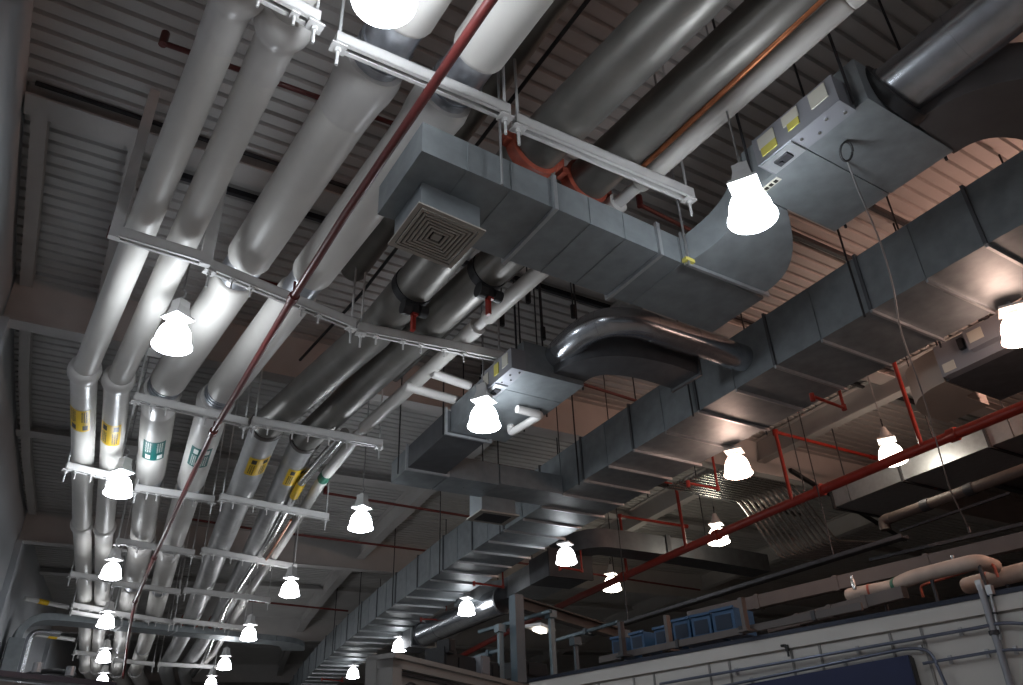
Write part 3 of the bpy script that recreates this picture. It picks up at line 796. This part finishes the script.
# ------------------------------------------------------------------ red sprinkler main and branches
rm = ring_line(-3, 30, 10.0, 4.16, 3)
t = thing('sprinkler_main', P(6, 10, 4.16), 'bright red sprinkler main running along the right side of the hall', 'pipe')
obj('pipe_body', MB().tube(rm, .07, 20), 'red', t, 50)
for s in (5.2, 7.6, 10.1, 13.2, 17):
    obj('pipe_coupling', MB().tube([P(s - .07, 10, 4.16), P(s - .06, 10, 4.16), P(s + .06, 10, 4.16), P(s + .07, 10, 4.16)], [.075, .092, .092, .075], 18), 'red', t, 50)
    for u in (0,): obj('hanger_rod', MB().tube([P(s + .3, 10, 4.16), P(s + .3, 10, DECK)], .01, 6), 'dark', t)
for s, br, lab in ((5.66, None, 'red riser pipe climbing from the main right of the cone-topped lamp'), (8.16, 12.3, 'red riser pipe with a long arm over the main, right of the pinkish lamp'),
                   (10.94, None, 'red riser pipe standing on the main left of the conduit bundle'), (12.94, 11.6, 'red riser pipe with a short arm, left of the small cone-topped lamp')):
    top = 5.32 if s > 6 else 5.5
    pts = [P(s, 9.95, 4.16), P(s, 9.92, top)]
    t = thing('sprinkler_riser', pts[0], lab, 'pipe')
    obj('riser_pipe', MB().tube(pts, .03, 12), 'red', t, 50)
    obj('tee_fitting', MB().tube([pts[1] - UP * .05, pts[1] + UP * .03], .048, 12), 'red', t, 50)
    if br: obj('arm_pipe', MB().tube([pts[1], P(s + .05, br, top)], .028, 12), 'red', t, 50); obj('arm_fitting', MB().tube([P(s + .05, br - .06, top), P(s + .05, br + .06, top)], .045, 12), 'red', t, 50)
    else: obj('arm_pipe', MB().tube([pts[1], P(s, 9.0, top + .05)], .028, 12), 'red', t, 50)
arms = [((839, 386), (844, 408), (812, 396), 'in front of the longitudinal beam at the right'), ((709, 466), (718, 489), (688, 483), 'left of the pinkish lamp under the main duct'),
        ((581, 552), (582, 571), (560, 567), 'behind the lamp above the grey steel frame'), ((502, 571), (503, 587), (474, 583), 'over the curved side duct'), ((445, 603), (446, 620), (421, 619), 'above the round silver duct'), ((342, 664), (342, 681), (322, 679), 'left of the beige enclosure corner')]
for a, b, c, lab in arms:
    q = Z(*b, 3.93); c_ = Z(*c, 3.93); s_, u_, _ = SU(q)
    t = thing('sprinkler_drop', q, 'small red L-shaped sprinkler drop %s' % lab, 'pipe')
    obj('drop_pipe', MB().tube(smoothbend([q + UP * .62, q, c_], .03, 3), .018, 10), 'red', t, 50)
    obj('sprinkler_head', MB().tube([c_ - UP * .06, c_ + UP * .03], .028, 10), 'red', t, 50)
    obj('elbow_fitting', MB().tube([q - UP * .025, q + UP * .04], .03, 10), 'red', t, 50)
# thin dark red branch lines near the deck
for a, b, zz, lab in (((163, 43), (420, 133), 5.4, 'dark red branch line crossing high behind the slim white pipes near the top'), ((110, 236), (300, 292), 5.4, 'dark red branch line behind the second cradle on posts'),
                 ((325, 493), (478, 518), 5.2, 'dark red branch line above the lamp right of the fourth rack'), ((292, 534), (428, 551), 5.2, 'dark red branch line below the lamp right of the fourth rack'),
                 ((190, 519), (260, 530), 5.2, 'dark red branch line seen between the steel pipes past the fourth rack'), ((242, 600), (348, 611), 5.0, 'dark red branch line right of the fifth rack lamp'),
                 ((452, 150), (525, 178), 5.3, 'dark red branch line above the diffuser branch duct'), ((640, 205), (720, 245), 5.5, 'dark red branch line above the duct flange with yellow sealant'),
                 ((440, 455), (640, 490), 5.5, 'dark red branch line above the small drop diffuser'), ((500, 560), (700, 590), 5.0, 'dark red branch line running behind the side duct elbow'), ((560, 377), (640, 402), 5.3, 'dark red branch line below the arching round duct')):
    A0, B0 = Z(*a, zz), Z(*b, zz); t = thing('branch_line', A0, lab, 'pipe', 'thin red branch lines')
    obj('pipe_body', MB().tube([A0, B0], .024, 10), 'darkred', t, 50)
    obj('end_elbow', MB().tube([A0 - UP * .02, A0 + UP * .12], .034, 10), 'darkred', t, 50)

# ------------------------------------------------------------------ right hand side: third terminal box, elbow, side duct, conduits
t3 = thing('air_terminal_box', P(3.4, 8.2, 3.9), 'brownish lit air terminal box with notices at the right edge under the pinkish lamp', 'air terminal')
obj('box_casing', MB().rbox(2.3, 3.95, 8.02, 9.0, 3.9, 4.32), 'galvdark', t3)
q = obj('control_panel', MB().rbox(2.6, 3.92, 7.90, 8.02, 3.9, 4.26), 'boxgrey', t3)
obj('control_box', MB().rbox(2.9, 3.5, 7.80, 7.90, 4.0, 4.22), 'boxgrey', q)
obj('paper_notice', MB().rbox(3.30, 3.46, 7.793, 7.80, 4.06, 4.18), 'paper', q); obj('paper_notice', MB().rbox(3.74, 3.88, 7.893, 7.90, 3.93, 4.03), 'paper', q)
obj('panel_latch', MB().rbox(3.56, 3.62, 7.85, 7.90, 4.08, 4.2), 'dark', q)
obj('flex_cord', MB().tube(smoothbend([P(3.5, 7.86, 4.26), P(3.75, 7.82, 4.34), P(4.0, 7.7, 4.3), P(4.15, 7.6, 4.36)], .08, 4), .014, 8), 'rodw', q, 50)
for s, u in ((2.5, 7.98), (3.9, 7.98)): obj('hanger_rod', MB().tube([P(s, u, 3.9), P(s, u, DECK)], .011, 8), 'dark', t3, 50)
rect_elbow([P(3.97, 8.27, 4.1)] + bez(P(3.99, 8.27, 4.1), P(4.37, 8.27, 4.1), P(4.37, 8.66, 4.1)) + [P(4.37, 9.0, 4.1)], .52, .40, 'brown lit duct elbow curving below the main duct behind the hanging cable', 'beige', False)
t = thing('side_duct', P(6, 11.5, 4.3), 'long grey rectangular duct behind the cone-topped lamp and red main', 'duct')
for a, b in ((1.0, 3.2), (3.2, 5.4), (5.4, 6.95), (6.95, 8.4)):
    obj('duct_section', MB().rbox(a + .004, b - .004, 11.2, 12.3, 4.31, 4.71), 'flange', t)
    obj('duct_flange', MB().rbox(b - .02, b + .02, 11.16, 12.34, 4.28, 4.74), 'dark', t)
for s in (2, 5, 8): obj('hanger_rod', MB().tube([P(s, 11.15, 4.3), P(s, 11.15, DECK)], .011, 8), 'dark', t, 50)
t = thing('deep_duct', P(3, 13, 4.2), 'dark broad duct underside below the long grey side duct', 'duct')
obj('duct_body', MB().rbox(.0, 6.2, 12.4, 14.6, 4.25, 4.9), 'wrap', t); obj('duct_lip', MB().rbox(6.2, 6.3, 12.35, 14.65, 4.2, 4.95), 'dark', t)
# bundle of bright conduits that turns down to the right
for k in range(12):
    f = k / 11
    sk = 10.25 - 1.0 * f
    tx, ty = lerp(738, 793, f), lerp(500, 485, f)
    ua, za = PS(tx, ty, sk); ub, zb = PS(lerp(780, 836, f), lerp(558, 541, f), sk)
    o = obj('conduit', MB().tube(smoothbend([P(sk, ua - 1.7, za), P(sk, ua, za), P(sk, ub, zb), P(sk - .35, ub + 1.0, zb)], .13, 6), .026, 10), 'conduit', None, 50)
    tag(o, ['bright steel conduit on the lower left edge of the curved bundle', 'bright steel conduit on the upper right edge of the curved bundle'][0 if k == 0 else 1] if k in (0, 11) else 'bright steel conduit inside the curved bundle by the red main', 'conduit', 'curved conduit bundle')
for q0, q1, lab in (((640, 480), (800, 515), 'black strut tying the tops of the curved conduit bundle'), ((790, 470), (905, 540), 'black strut right of the curved conduit bundle behind the red main')):
    tag(obj('support_strut', MB().strut([Z(*q0, 4.95), Z(*q1, 4.95)], .06, .06), 'black'), lab, 'strut')
# dark trays and pipes in the gloom over the enclosures
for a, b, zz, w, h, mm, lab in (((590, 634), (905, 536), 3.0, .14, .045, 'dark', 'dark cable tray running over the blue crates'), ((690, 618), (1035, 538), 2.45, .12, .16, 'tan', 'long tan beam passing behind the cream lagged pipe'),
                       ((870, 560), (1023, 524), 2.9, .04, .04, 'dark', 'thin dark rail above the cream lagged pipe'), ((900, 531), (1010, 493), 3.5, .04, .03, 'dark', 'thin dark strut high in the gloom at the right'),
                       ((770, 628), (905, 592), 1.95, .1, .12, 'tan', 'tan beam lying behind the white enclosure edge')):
    A0, B0 = Z(*a, zz), Z(*b, zz)
    o = thing('cable_tray' if 'tray' in lab else 'steel_beam', A0, lab, 'cable tray' if 'tray' in lab else 'beam')
    if 'tray' in lab:
        obj('tray_floor', MB().bar([A0, B0], w, .012, 0, -h / 2), mm, o); obj('side_rail', MB().bar([A0, B0], .02, h, -w / 2, 0), mm, o); obj('side_rail', MB().bar([A0, B0], .02, h, w / 2, 0), mm, o)
        for k in (1, 5):
            q = lerp(A0, B0, k / 6); obj('hanger_rod', MB().tube([q, Vector((q.x, q.y, DECK + EYE))], .01, 6), 'dark', o)
    else:
        obj('beam_body', MB().bar([A0, B0], w, h), mm, o)
        for k in range(1, 4):
            q = lerp(A0, B0, k / 4); obj('end_bracket', MB().bar([near(q, A0, .03), near(q, B0, .03)], w * 1.15, h * 1.15), mm, o)
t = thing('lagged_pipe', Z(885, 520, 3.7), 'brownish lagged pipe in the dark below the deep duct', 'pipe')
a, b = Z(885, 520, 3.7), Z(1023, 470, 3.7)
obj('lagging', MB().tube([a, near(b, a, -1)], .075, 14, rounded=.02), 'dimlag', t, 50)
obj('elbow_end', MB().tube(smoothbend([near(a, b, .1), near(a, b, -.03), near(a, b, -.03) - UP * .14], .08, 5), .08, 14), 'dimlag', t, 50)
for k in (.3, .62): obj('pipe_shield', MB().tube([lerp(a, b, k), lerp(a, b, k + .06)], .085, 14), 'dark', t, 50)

# ------------------------------------------------------------------ round duct and side elbow right of the main duct, far
spiral_duct([Z(424, 634, 3.85), Z(486, 607, 3.85), Z(505, 600, 3.85)], .26, 'round silver duct below the main duct far down the hall', 2)
t = thing('air_terminal_box', Z(420, 632, 3.8), 'far terminal box at the end of the round silver duct', 'air terminal')
a, b = Z(424, 636, 3.85), Z(412, 642, 3.85)
obj('box_casing', MB().bar([a, near(a, b, .9)], .55, .42), 'galvdark', t); obj('box_flange', MB().bar([near(a, b, .02), near(a, b, .06)], .62, .5), 'flange', t)
t = thing('branch_duct', P(14, 8.4, 3.9), 'pale curved side duct leaving the main duct above the grey steel frame', 'duct')
obj('elbow_section', MB().bar(bez(P(14.5, 8.44, 4.1), P(15.5, 8.44, 4.1), P(15.5, 7.45, 4.15), 12), .72, .40), 'galv', t, 30)
obj('straight_section', MB().rbox(13.45, 13.97, 8.07, 8.81, 3.9, 4.3).rbox(13.98, 14.5, 8.07, 8.81, 3.9, 4.3), 'flange', t)
obj('cross_section', MB().rbox(12.6, 13.43, 8.03, 8.9, 3.88, 4.34), 'galvdark', t); obj('section_flange', MB().rbox(12.56, 12.6, 8.0, 8.93, 3.85, 4.37), 'dark', t)
t = thing('curved_duct', Z(600, 550, 4.3), 'dark curved duct above the small cone-topped lamp', 'duct')
cp = smoothbend([Z(560, 556, 4.4), Z(590, 540, 4.5), Z(680, 552, 4.5), Z(760, 566, 4.5)], .6, 6)
obj('duct_body', MB().bar(cp, .5, .35), 'galvdark', t, 30); obj('duct_collar', MB().bar(cutpath(cp, .45, .47), .56, .41), 'dark', t)

# ------------------------------------------------------------------ white enclosure with conduits, bottom right
HZ = 1.60
h0, h1 = Z(530, 681, HZ), Z(1023, 588.5, HZ)
hd = (h1 - h0).normalized(); h0 = near(h0, h1, 0); h1 = near(h1, h0, -3.5)
hn = hd.cross(UP).normalized()          # towards the inside of the ring or the camera
if hn.dot(Vector((0, 0, EYE)) - h0) < 0: hn = -hn   # faces the photographer
HL = (h1 - h0).length
t = thing('white_enclosure', h0, 'white panelled enclosure with a dark blue top rail at the bottom right', 'enclosure')
def hp(d, dz, out=0.): return h0 + hd * d + UP * dz + hn * out
def hbox(d0, d1, z0, z1, o0, o1): return MB().hexa([hp(d0, z0, o0), hp(d1, z0, o0), hp(d1, z0, o1), hp(d0, z0, o1), hp(d0, z1, o0), hp(d1, z1, o0), hp(d1, z1, o1), hp(d0, z1, o1)])
obj('enclosure_shell', hbox(0, HL, -HZ - EYE, -.06, -4.5, -.03), 'hutch', t); obj('bounce_block_roof', hbox(.0, HL, -.06, -.02, -9, -.03), 'roofdark', t)  # unseen dark roof extended past the shell to stop floor bounce
obj('top_rail', hbox(0, HL, -.022, .02, -.06, .03), 'trim', t)
obj('cap_strip', hbox(0, HL, -.15, -.022, -.03, .02), 'hutch', t)
def dof(x, y, dz):   # distance along the wall of a pixel on the wall face
    d = ray(x, y); nn = hn; o = Vector((0, 0, EYE)); k = (h0 - o).dot(nn) / d.dot(nn); return ((o + d * k) - h0).dot(hd)
seams = [(537, 683), (598, 678), (632, 664), (652, 660), (706, 647), (726, 645), (787, 632), (815, 628), (885, 618), (918, 620), (981, 600)]
ds = sorted(dof(x, y, 0) for x, y in seams)
ds = [d for d in ds if 0 < d < HL]
prev = 0.0
for k, d in enumerate(ds + [HL]):
    if d - prev > .06: obj('wall_panel', hbox(prev + .012, d - .012, -HZ - EYE, -.17, -.03, -.008), 'hutch', t)
    if d < HL: obj('panel_joint', hbox(d - .012, d + .012, -1.5, -.165, -.03, .004), 'hutchtan', t)
    prev = d
def wp_(x, y, out=.06):  # a point on the wall face, out metres in front
    d = ray(x, y); o = Vector((0, 0, EYE)); k = ((h0 + hn * out) - o).dot(hn) / d.dot(hn); return o + d * k
conds = [([(660, 684), (982, 627), (1002, 622.5), (1030, 624)], 'upper wall conduit running the length of the white enclosure'),
         ([(690, 693), (908, 648), (930, 649.5), (948, 690)], 'wall conduit bending down in front of the navy panel'),
         ([(923, 663.5), (1005, 649.5), (1032, 650)], 'short lower wall conduit right of the navy panel')]
for pts, lab in conds:
    v = [wp_(*q) for q in pts]; t = thing('wall_conduit', v[0], lab, 'conduit')
    obj('conduit_body', MB().tube(smoothbend(v, .12, 5), .015 if 'short' not in lab else .013, 10), 'bluesteel', t, 50)
    for k in (.25, .6, .85):
        q = cutpath(v, k, k + .01); c = q[0]
        obj('pipe_strap', MB().bar([c - hn * .05 - UP * .035, c - hn * .05 + UP * .035], .02, .03), 'rod', t)
for x0, y0, x1, y1, r, lab in ((980, 585, 1012, 690, .03, 'thick steel conduit standing against the white enclosure'), (990, 590, 1001, 640, .014, 'thin hanging strut with tail beside the thick steel conduit')):
    a, b = wp_(x0, y0, .05), wp_(x1, y1, .05); t = thing('wall_conduit', b, lab, 'conduit')
    obj('conduit_body', MB().tube([a, b], r, 10), 'rod' if r < .02 else 'boxgrey', t, 50)
    obj('top_clamp', MB().box(a, .05, .05, .08), 'rod', t); obj('pipe_strap', MB().tube([lerp(a, b, .45), lerp(a, b, .49)], r * 1.5, 10), 'dark', t)
t = thing('wall_panel_board', wp_(830, 680), 'navy blue board hung on the white enclosure at the bottom edge', 'board')
a, b = wp_(736, 688, .02), wp_(912, 656, .02)
b2 = Vector((b.x, b.y, b.z)); dd = (b - a); dd.z = 0
obj('board_face', MB().hexa([a - UP * .9, b2 - UP * (.9 + b.z - a.z), b2 - UP * (.9 + b.z - a.z) + hn * .10, a - UP * .9 + hn * .10, a, b2, b2 + hn * .10, a + hn * .10]), 'navy', t)
bs = b2 + dd.normalized() * .012
obj('board_side', MB().hexa([b2 - UP * .9, bs - UP * .9, bs + hn * .09, b2 - UP * .9 + hn * .09, b2 - UP * .02, bs - UP * .02, bs - UP * .02 + hn * .09, b2 - UP * .02 + hn * .09]), 'dark', t)
t = thing('cable_hook', wp_(787, 650), 'small black hook clipped on the white enclosure wall', 'hook')
a = wp_(787, 648, .03); obj('hook_body', MB().tube(smoothbend([a + hd * -.06 + UP * .03, a + UP * .03, a - UP * .08], .03, 3), .012, 8), 'black', t); obj('hook_plate', MB().box(a, .03, .03, .06), 'black', t)
# things standing on the white enclosure roof
RZ0 = HZ + .03
boards = [(598, 658), (765, 622)]
a, b = Z(600, 660, 1.70), Z(862, 606, 1.70)
t = thing('kick_board', a, 'grey board edging the roof behind the blue top rail', 'board'); obj('board_body', MB().bar([a, b], .04, .07), 'tan', t)
for k in (.1, .35, .6, .85): obj('board_clip', MB().bar([near(lerp(a, b, k), a, .02), near(lerp(a, b, k), b, .02)], .06, .09), 'dark', t)
cr = [((613, 657), (624.5, 655), 646), ((632, 653), (645, 650), 639.5), ((656, 648), (668, 645.5), 632.5), ((675, 644.5), (692, 641), 625), ((694, 640.5), (713, 637), 620.5), ((715, 636.5), (737, 632), 615.5)]
for k, (p0, p1, yt) in enumerate(cr):
    a, b = Z(*p0, 1.80), Z(*p1, 1.80); d = (b - a).normalized(); w = (b - a).length
    dist = (a - Vector((0, 0, EYE))).length; h = max(.22, (p0[1] - yt) / FPX * dist * 1.05)
    nn = d.cross(UP).normalized()
    if nn.dot(Vector((0, 0, EYE)) - a) < 0: nn = -nn
    dep = -nn * .42
    t = thing('plastic_crate', a, ['small blue crate standing leftmost on the enclosure roof', 'blue crate second from the left on the enclosure roof', 'blue crate just left of the tan upright post', 'blue crate just right of the tan upright post', 'blue crate between the last one and the post side one', 'large blue crate rightmost in the row on the roof'][k], 'crate', 'blue crates on the roof')
    obj('crate_body', MB().hexa([a, b, b + dep, a + dep, a + UP * h, b + UP * h, b + dep + UP * h, a + dep + UP * h]), 'crate', t)
    ia, ib = lerp(a, b, .14), lerp(a, b, .86)
    obj('crate_window', MB().hexa([ia + UP * h * .2 + nn * .001, ib + UP * h * .2 + nn * .001, ib + UP * h * .2 + nn * .006, ia + UP * h * .2 + nn * .006, ia + UP * h * .78 + nn * .001, ib + UP * h * .78 + nn * .001, ib + UP * h * .78 + nn * .006, ia + UP * h * .78 + nn * .006]), 'cratedark', t)
    obj('crate_rim', MB().bar([near(a, b, -.01) + UP * h + nn * .01, near(b, a, -.01) + UP * h + nn * .01], .03, .03), 'crate', t)
for q0, q1, mm, lab in (((671, 652), (668, 622), 'tan', 'tan upright post among the blue crates'), ((747, 632), (745, 604), 'tan', 'dark tan post right of the last blue crate'), ((624, 657), (621, 628), 'dark', 'dark upright post left of the blue crates')):
    a = Z(*q0, 1.66); dist = (a - Vector((0, 0, EYE))).length; hh = (q0[1] - q1[1]) / FPX * dist * 1.08
    t = thing('roof_post', a, lab, 'post'); obj('post_body', MB().bar([a, a + UP * hh], .06, .05), mm, t); obj('post_foot', MB().box(a + UP * .01, .14, .14, .02), mm, t)
# cream lagged pipes on the roof
def lag(pts, zz, r, lab, bands):
    v = [Z(*q, zz) for q in pts]; t = thing('lagged_pipe', v[0], lab, 'pipe')
    obj('lagging', MB().tube(smoothbend(v, .12, 5), r, 18, rounded=r * .6), 'tanpipe', t, 50)
    for (k, w, mm) in bands: obj('tape_band', MB().tube(cutpath(v, k, k + w), r * 1.07, 16), mm, t, 50)
    for k in (.2, .55, .8):
        q = cutpath(v, k, k + .01)[0]; obj('support_leg', MB().tube([q, Vector((q.x, q.y, EYE + HZ))], .02, 8), 'dark', t)
    return v
v = lag([(846, 596), (893, 587), (910, 578), (978, 561), (996, 567)], 2.1, .075, 'cream lagged pipe with a green band above the white enclosure', [(.30, .03, 'greenband'), (.13, .012, 'orange')])
lag([(963, 587), (1040, 567)], 2.02, .085, 'cream lagged pipe end at the right edge behind the blue rail', [(.35, .03, 'orange')])
a, b = Z(920, 586, 2.08), Z(993, 563, 2.08)
tag(obj('orange_strap', MB().tube(smoothbend([a - UP * .12, a, b, b - UP * .14], .05, 3), .014, 8), 'orange'), 'orange strap hanging along the lagged pipe with the green band', 'strap')
for x, y, lab in ((853, 582, 'small clear bottle-like fitting on the lagged pipe, left one'), (954, 562, 'small clear bottle-like fitting on the lagged pipe, right one')):
    a = Z(x, y, 2.16); t = thing('pipe_fitting', a, lab, 'fitting'); obj('fitting_body', MB().lathe([(.022, -.08), (.026, .0), (.016, .03), (.016, .05)], 12, a), 'conduit', t, 50); obj('fitting_cap', MB().lathe([(.018, .05), (.018, .065)], 12, a), 'conduit', t)

# ------------------------------------------------------------------ beige enclosure bottom centre with frames and instruments on top
g0, g1 = Z(393, 654, 1.62), Z(533, 688, 1.62)
gd = (g1 - g0).normalized(); gn = gd.cross(UP).normalized()
if gn.dot(Vector((0, 0, EYE)) - g0) < 0: gn = -gn
GL = (g1 - g0).length + 1.0
t = thing('beige_enclosure', g0, 'beige grey enclosure with a stepped corner post at the bottom centre', 'enclosure')
def gp(d, dz, o=0.): return g0 + gd * d + UP * dz + gn * o
def gbox(d0, d1, z0, z1, o0, o1): return MB().hexa([gp(d0, z0, o0), gp(d1, z0, o0), gp(d1, z0, o1), gp(d0, z0, o1), gp(d0, z1, o0), gp(d1, z1, o0), gp(d1, z1, o1), gp(d0, z1, o1)])
obj('enclosure_shell', gbox(-.05, GL, -1.62 - EYE, -.06, -.28, -.02), 'hutchtan', t); obj('bounce_block_roof', gbox(1.2, GL + 5, -.06, -.05, -6, -.5), 'roofdark', t)  # unseen dark roof sheet added so less light bounces up here
obj('top_trim', gbox(-.07, GL, -.05, .0, -.28, .08), 'hutchtan', t)
obj('top_trim', gbox(-.06, GL, -.14, -.05, -.28, .05), 'hutchtan', t)
obj('shadow_gap', gbox(0, GL, -.19, -.165, -.02, .015), 'dark', t)
obj('corner_post', gbox(-.07, .05, -1.62 - EYE, -.02, -.30, -.16), 'hutchtan', t)
obj('corner_post', gbox(-.06, .10, -1.62 - EYE, -.05, -.12, .05), 'hutchtan', t)
for d in (1.05, 2.0): obj('panel_joint', gbox(d - .01, d + .01, -1.5, -.18, -.02, .002), 'dark', t)
tag(obj('wall_hook', MB().tube(smoothbend([gp(.2, -.30, .03), gp(.3, -.25, .03), gp(.42, -.28, .03), gp(.42, -.42, .03)], .08, 4), .014, 8), 'dark', None, 50), 'dark bent hook on the beige enclosure wall', 'hook')
# black instruments on that roof
def roofbox(px0, px1, py0, py1, zb, dep, lab, mm, name, cat, extra=None):
    a, b = Z(px0, py1, zb), Z(px1, py1 + (px1 - px0) * .2, zb); d = b - a; d.z = 0; w = d.length; d.normalize()
    dist = (a - Vector((0, 0, EYE))).length; h = (py1 - py0) / FPX * dist
    nn = d.cross(UP).normalized()
    if nn.dot(Vector((0, 0, EYE)) - a) < 0: nn = -nn
    t = thing(name, a, lab, cat)
    b = a + d * w
    obj('housing', MB().hexa([a, b, b - nn * dep, a - nn * dep, a + UP * h, b + UP * h, b - nn * dep + UP * h, a - nn * dep + UP * h]), mm, t)
    obj('front_plate', MB().hexa([lerp(a, b, .1) + UP * h * .15 + nn * .002, lerp(a, b, .9) + UP * h * .15 + nn * .002, lerp(a, b, .9) + UP * h * .15 + nn * .015, lerp(a, b, .1) + UP * h * .15 + nn * .015,
                                  lerp(a, b, .1) + UP * h * .85 + nn * .002, lerp(a, b, .9) + UP * h * .85 + nn * .002, lerp(a, b, .9) + UP * h * .85 + nn * .015, lerp(a, b, .1) + UP * h * .85 + nn * .015]), mm, t)
    return t
roofbox(444, 457, 649, 670, 1.66, .3, 'black upright instrument box, leftmost on the beige enclosure', 'black', 'instrument_box', 'instrument')
roofbox(449, 455.5, 640, 652, 1.86, .2, 'narrow black box standing up behind the leftmost instrument', 'black', 'instrument_box', 'instrument')
roofbox(456, 479, 656, 673, 1.66, .4, 'wide black instrument box on the beige enclosure', 'black', 'instrument_box', 'instrument')
roofbox(481, 490, 658, 676, 1.66, .3, 'grey instrument box between black ones on the beige enclosure', 'boxgrey', 'instrument_box', 'instrument')
roofbox(491, 504, 664, 680, 1.66, .3, 'black rounded instrument beside the frame foot on the beige enclosure', 'black', 'instrument_box', 'instrument')
roofbox(526, 548, 662, 676, 1.9, .4, 'black box with pale front panel right of the grey column', 'black', 'instrument_box', 'instrument')
# grey steel frame
cb = Z(517, 690, 1.6)
def upto(base, y_top, x_top):
    # height at which the vertical through base meets a picture row
    o = Vector((0, 0, EYE)); d = ray(x_top, y_top); f = Vector((base.x, base.y)).length / Vector((d.x, d.y)).length; return d.z * f + EYE
t = thing('column_gantry', cb, 'blue grey steel column frame standing behind the beige enclosure', 'frame')
b0 = Z(516, 597, 2.75); cbot = Vector((b0.x, b0.y, EYE + 1.63))
obj('column', MB().bar([cbot, b0 + UP * .02], .14, .16), 'bluegrey', t)
e1 = Z(641, 636, 2.75)
obj('cross_beam', MB().ibeam([b0 - UP * .08, e1 - UP * .08], .14, .17), 'tan', t)
bb = near(b0, e1, .0) ; far = Z(575, 604, 2.75)
p_ = Z(470, 640, 2.0)
def post(x0, y0, x1, y1, z1, lab, w=.07, m_='lightblue'):
    a = Z(x0, y0, z1); hh = 1.62 + EYE
    tt = thing('strut_post', Vector((a.x, a.y, hh)), lab, 'post')
    obj('post_body', MB().bar([Vector((a.x, a.y, hh)), a], w, w * .8), m_, tt); obj('gusset', MB().box(a - UP * .06, .12, .12, .10), m_, tt); obj('post_foot', MB().box(Vector((a.x, a.y, hh + .01)), .18, .18, .02), m_, tt)
    return a
post(550.5, 610, 553, 673, 2.55, 'pale blue strut post with gusset right of the grey column')
post(500, 624, 502, 678, 2.4, 'pale blue strut post left of the grey column')
post(575, 637, 577, 668, 2.2, 'short grey strut post under the far end of the frame', .05, 'bluegrey')
post(624, 630, 627, 658, 2.3, 'grey strut post at the right end of the frame beam', .06, 'bluegrey')
for q0, q1, zz, lab in (((479, 632), (551, 611), 2.5, 'pale blue strut rail left of the grey column'), ((554, 641), (618, 622), 2.45, 'pale blue strut rail right of the grey column'), ((476, 657), (500, 650), 2.1, 'short pale blue strut rail above the black instruments')):
    a, b = Z(*q0, zz), Z(*q1, zz); t = thing('strut_rail', a, lab, 'rail'); obj('rail_body', MB().strut([a, b], .045, .045), 'lightblue', t); obj('rail_clip', MB().bar([lerp(a, b, .5), near(lerp(a, b, .5), b, .06)], .075, .08), 'bluegrey', t)
# far warm fitting glimpsed past the column
a = Z(533, 628, 2.9)
t = thing('strip_light', a, 'far yellowish light fitting seen right of the grey column', 'lamp')
b = Z(548, 634, 2.9)
obj('shade', MB().bar([a, b], .3, .05, 0, .05), 'lampmetal', t); obj('tube', MB().bar([lerp(a, b, .2), lerp(a, b, .7)], .12, .04, 0, 0), M['rim_warm'], t)

# ------------------------------------------------------------------ hanging cable with coil on the right
w0 = Z(848, 163, 3.93)
wire = [w0 + UP * .02] + [Z(x, y, zz) for x, y, zz in ((856, 185, 3.86), (880, 240, 3.75), (893, 285, 3.65), (900, 330, 3.55), (925, 400, 3.35), (936, 440, 3.2), (950, 490, 2.95), (968, 527, 2.8))]
t = thing('hanging_cable', w0, 'thin grey cable with a small coil dangling from the upper terminal box', 'cable')
obj('cable_body', MB().tube(smoothbend(wire, .2, 3), .007, 8), 'rod', t, 50)
cc = Z(845, 146, 3.93)
coil = []
for k in range(41):
    a = 2 * PI * k / 20; coil.append(cc + CR * .042 * math.cos(a) + CU * .065 * math.sin(a) + CF * (.004 * k / 10) - UP * .05)
obj('cable_coil', MB().tube(coil, .007, 8), 'black', t, 50)
obj('cable_plug', MB().tube([wire[-1], wire[-1] - UP * .07], .016, 8), 'dark', t)

# thin rods down from the deck near the black clips
for k, (x, y, zt) in enumerate(((528, 295, 4.9), (573, 310, 4.9), (543, 332, 4.8), (502, 318, 4.9), (560, 460, 4.6), (612, 455, 4.6))):
    a = Z(x, y, zt); t = thing('hanger_rod', a, ['dark hanger rod with black clip above the second terminal box, nearest the white pipe', 'dark hanger rod with black clip just left of the arching duct', 'dark hanger rod with black clip between the other two clips', 'dark hanger rod ending above the end of the second rack', 'dark hanger rod over the small drop diffuser', 'dark hanger rod left of the main duct by the drop diffuser'][k], 'rod')
    obj('rod_body', MB().tube([a, Vector((a.x, a.y, DECK + EYE))], .008, 6), 'dark', t); obj('rod_clip', MB().tube([a - UP * .1, a + UP * .06], .03, 8), 'black', t, 50)

# ------------------------------------------------------------------ light and camera
w = bpy.data.worlds.new('World'); sc.world = w; w.use_nodes = True
bg = w.node_tree.nodes['Background']; bg.inputs['Color'].default_value = (.55, .6, .7, 1); bg.inputs['Strength'].default_value = .05
cam = bpy.data.cameras.new('camera'); co = bpy.data.objects.new('camera', cam); C.objects.link(co)
Mx = Matrix((CR, CU, -CF)).transposed().to_4x4(); Mx.translation = Vector((0, 0, EYE)); co.matrix_world = Mx
cam.sensor_fit = 'HORIZONTAL'; cam.sensor_width = 36; cam.lens = FPX / 1023 * 36; cam.clip_start = .05; cam.clip_end = 300
sc.camera = co
vs = sc.view_settings; vs.view_transform = 'Standard'; vs.look = 'None'; vs.exposure = .05; vs.gamma = 1; vs.use_curve_mapping = False
sc.cycles.max_bounces = 8
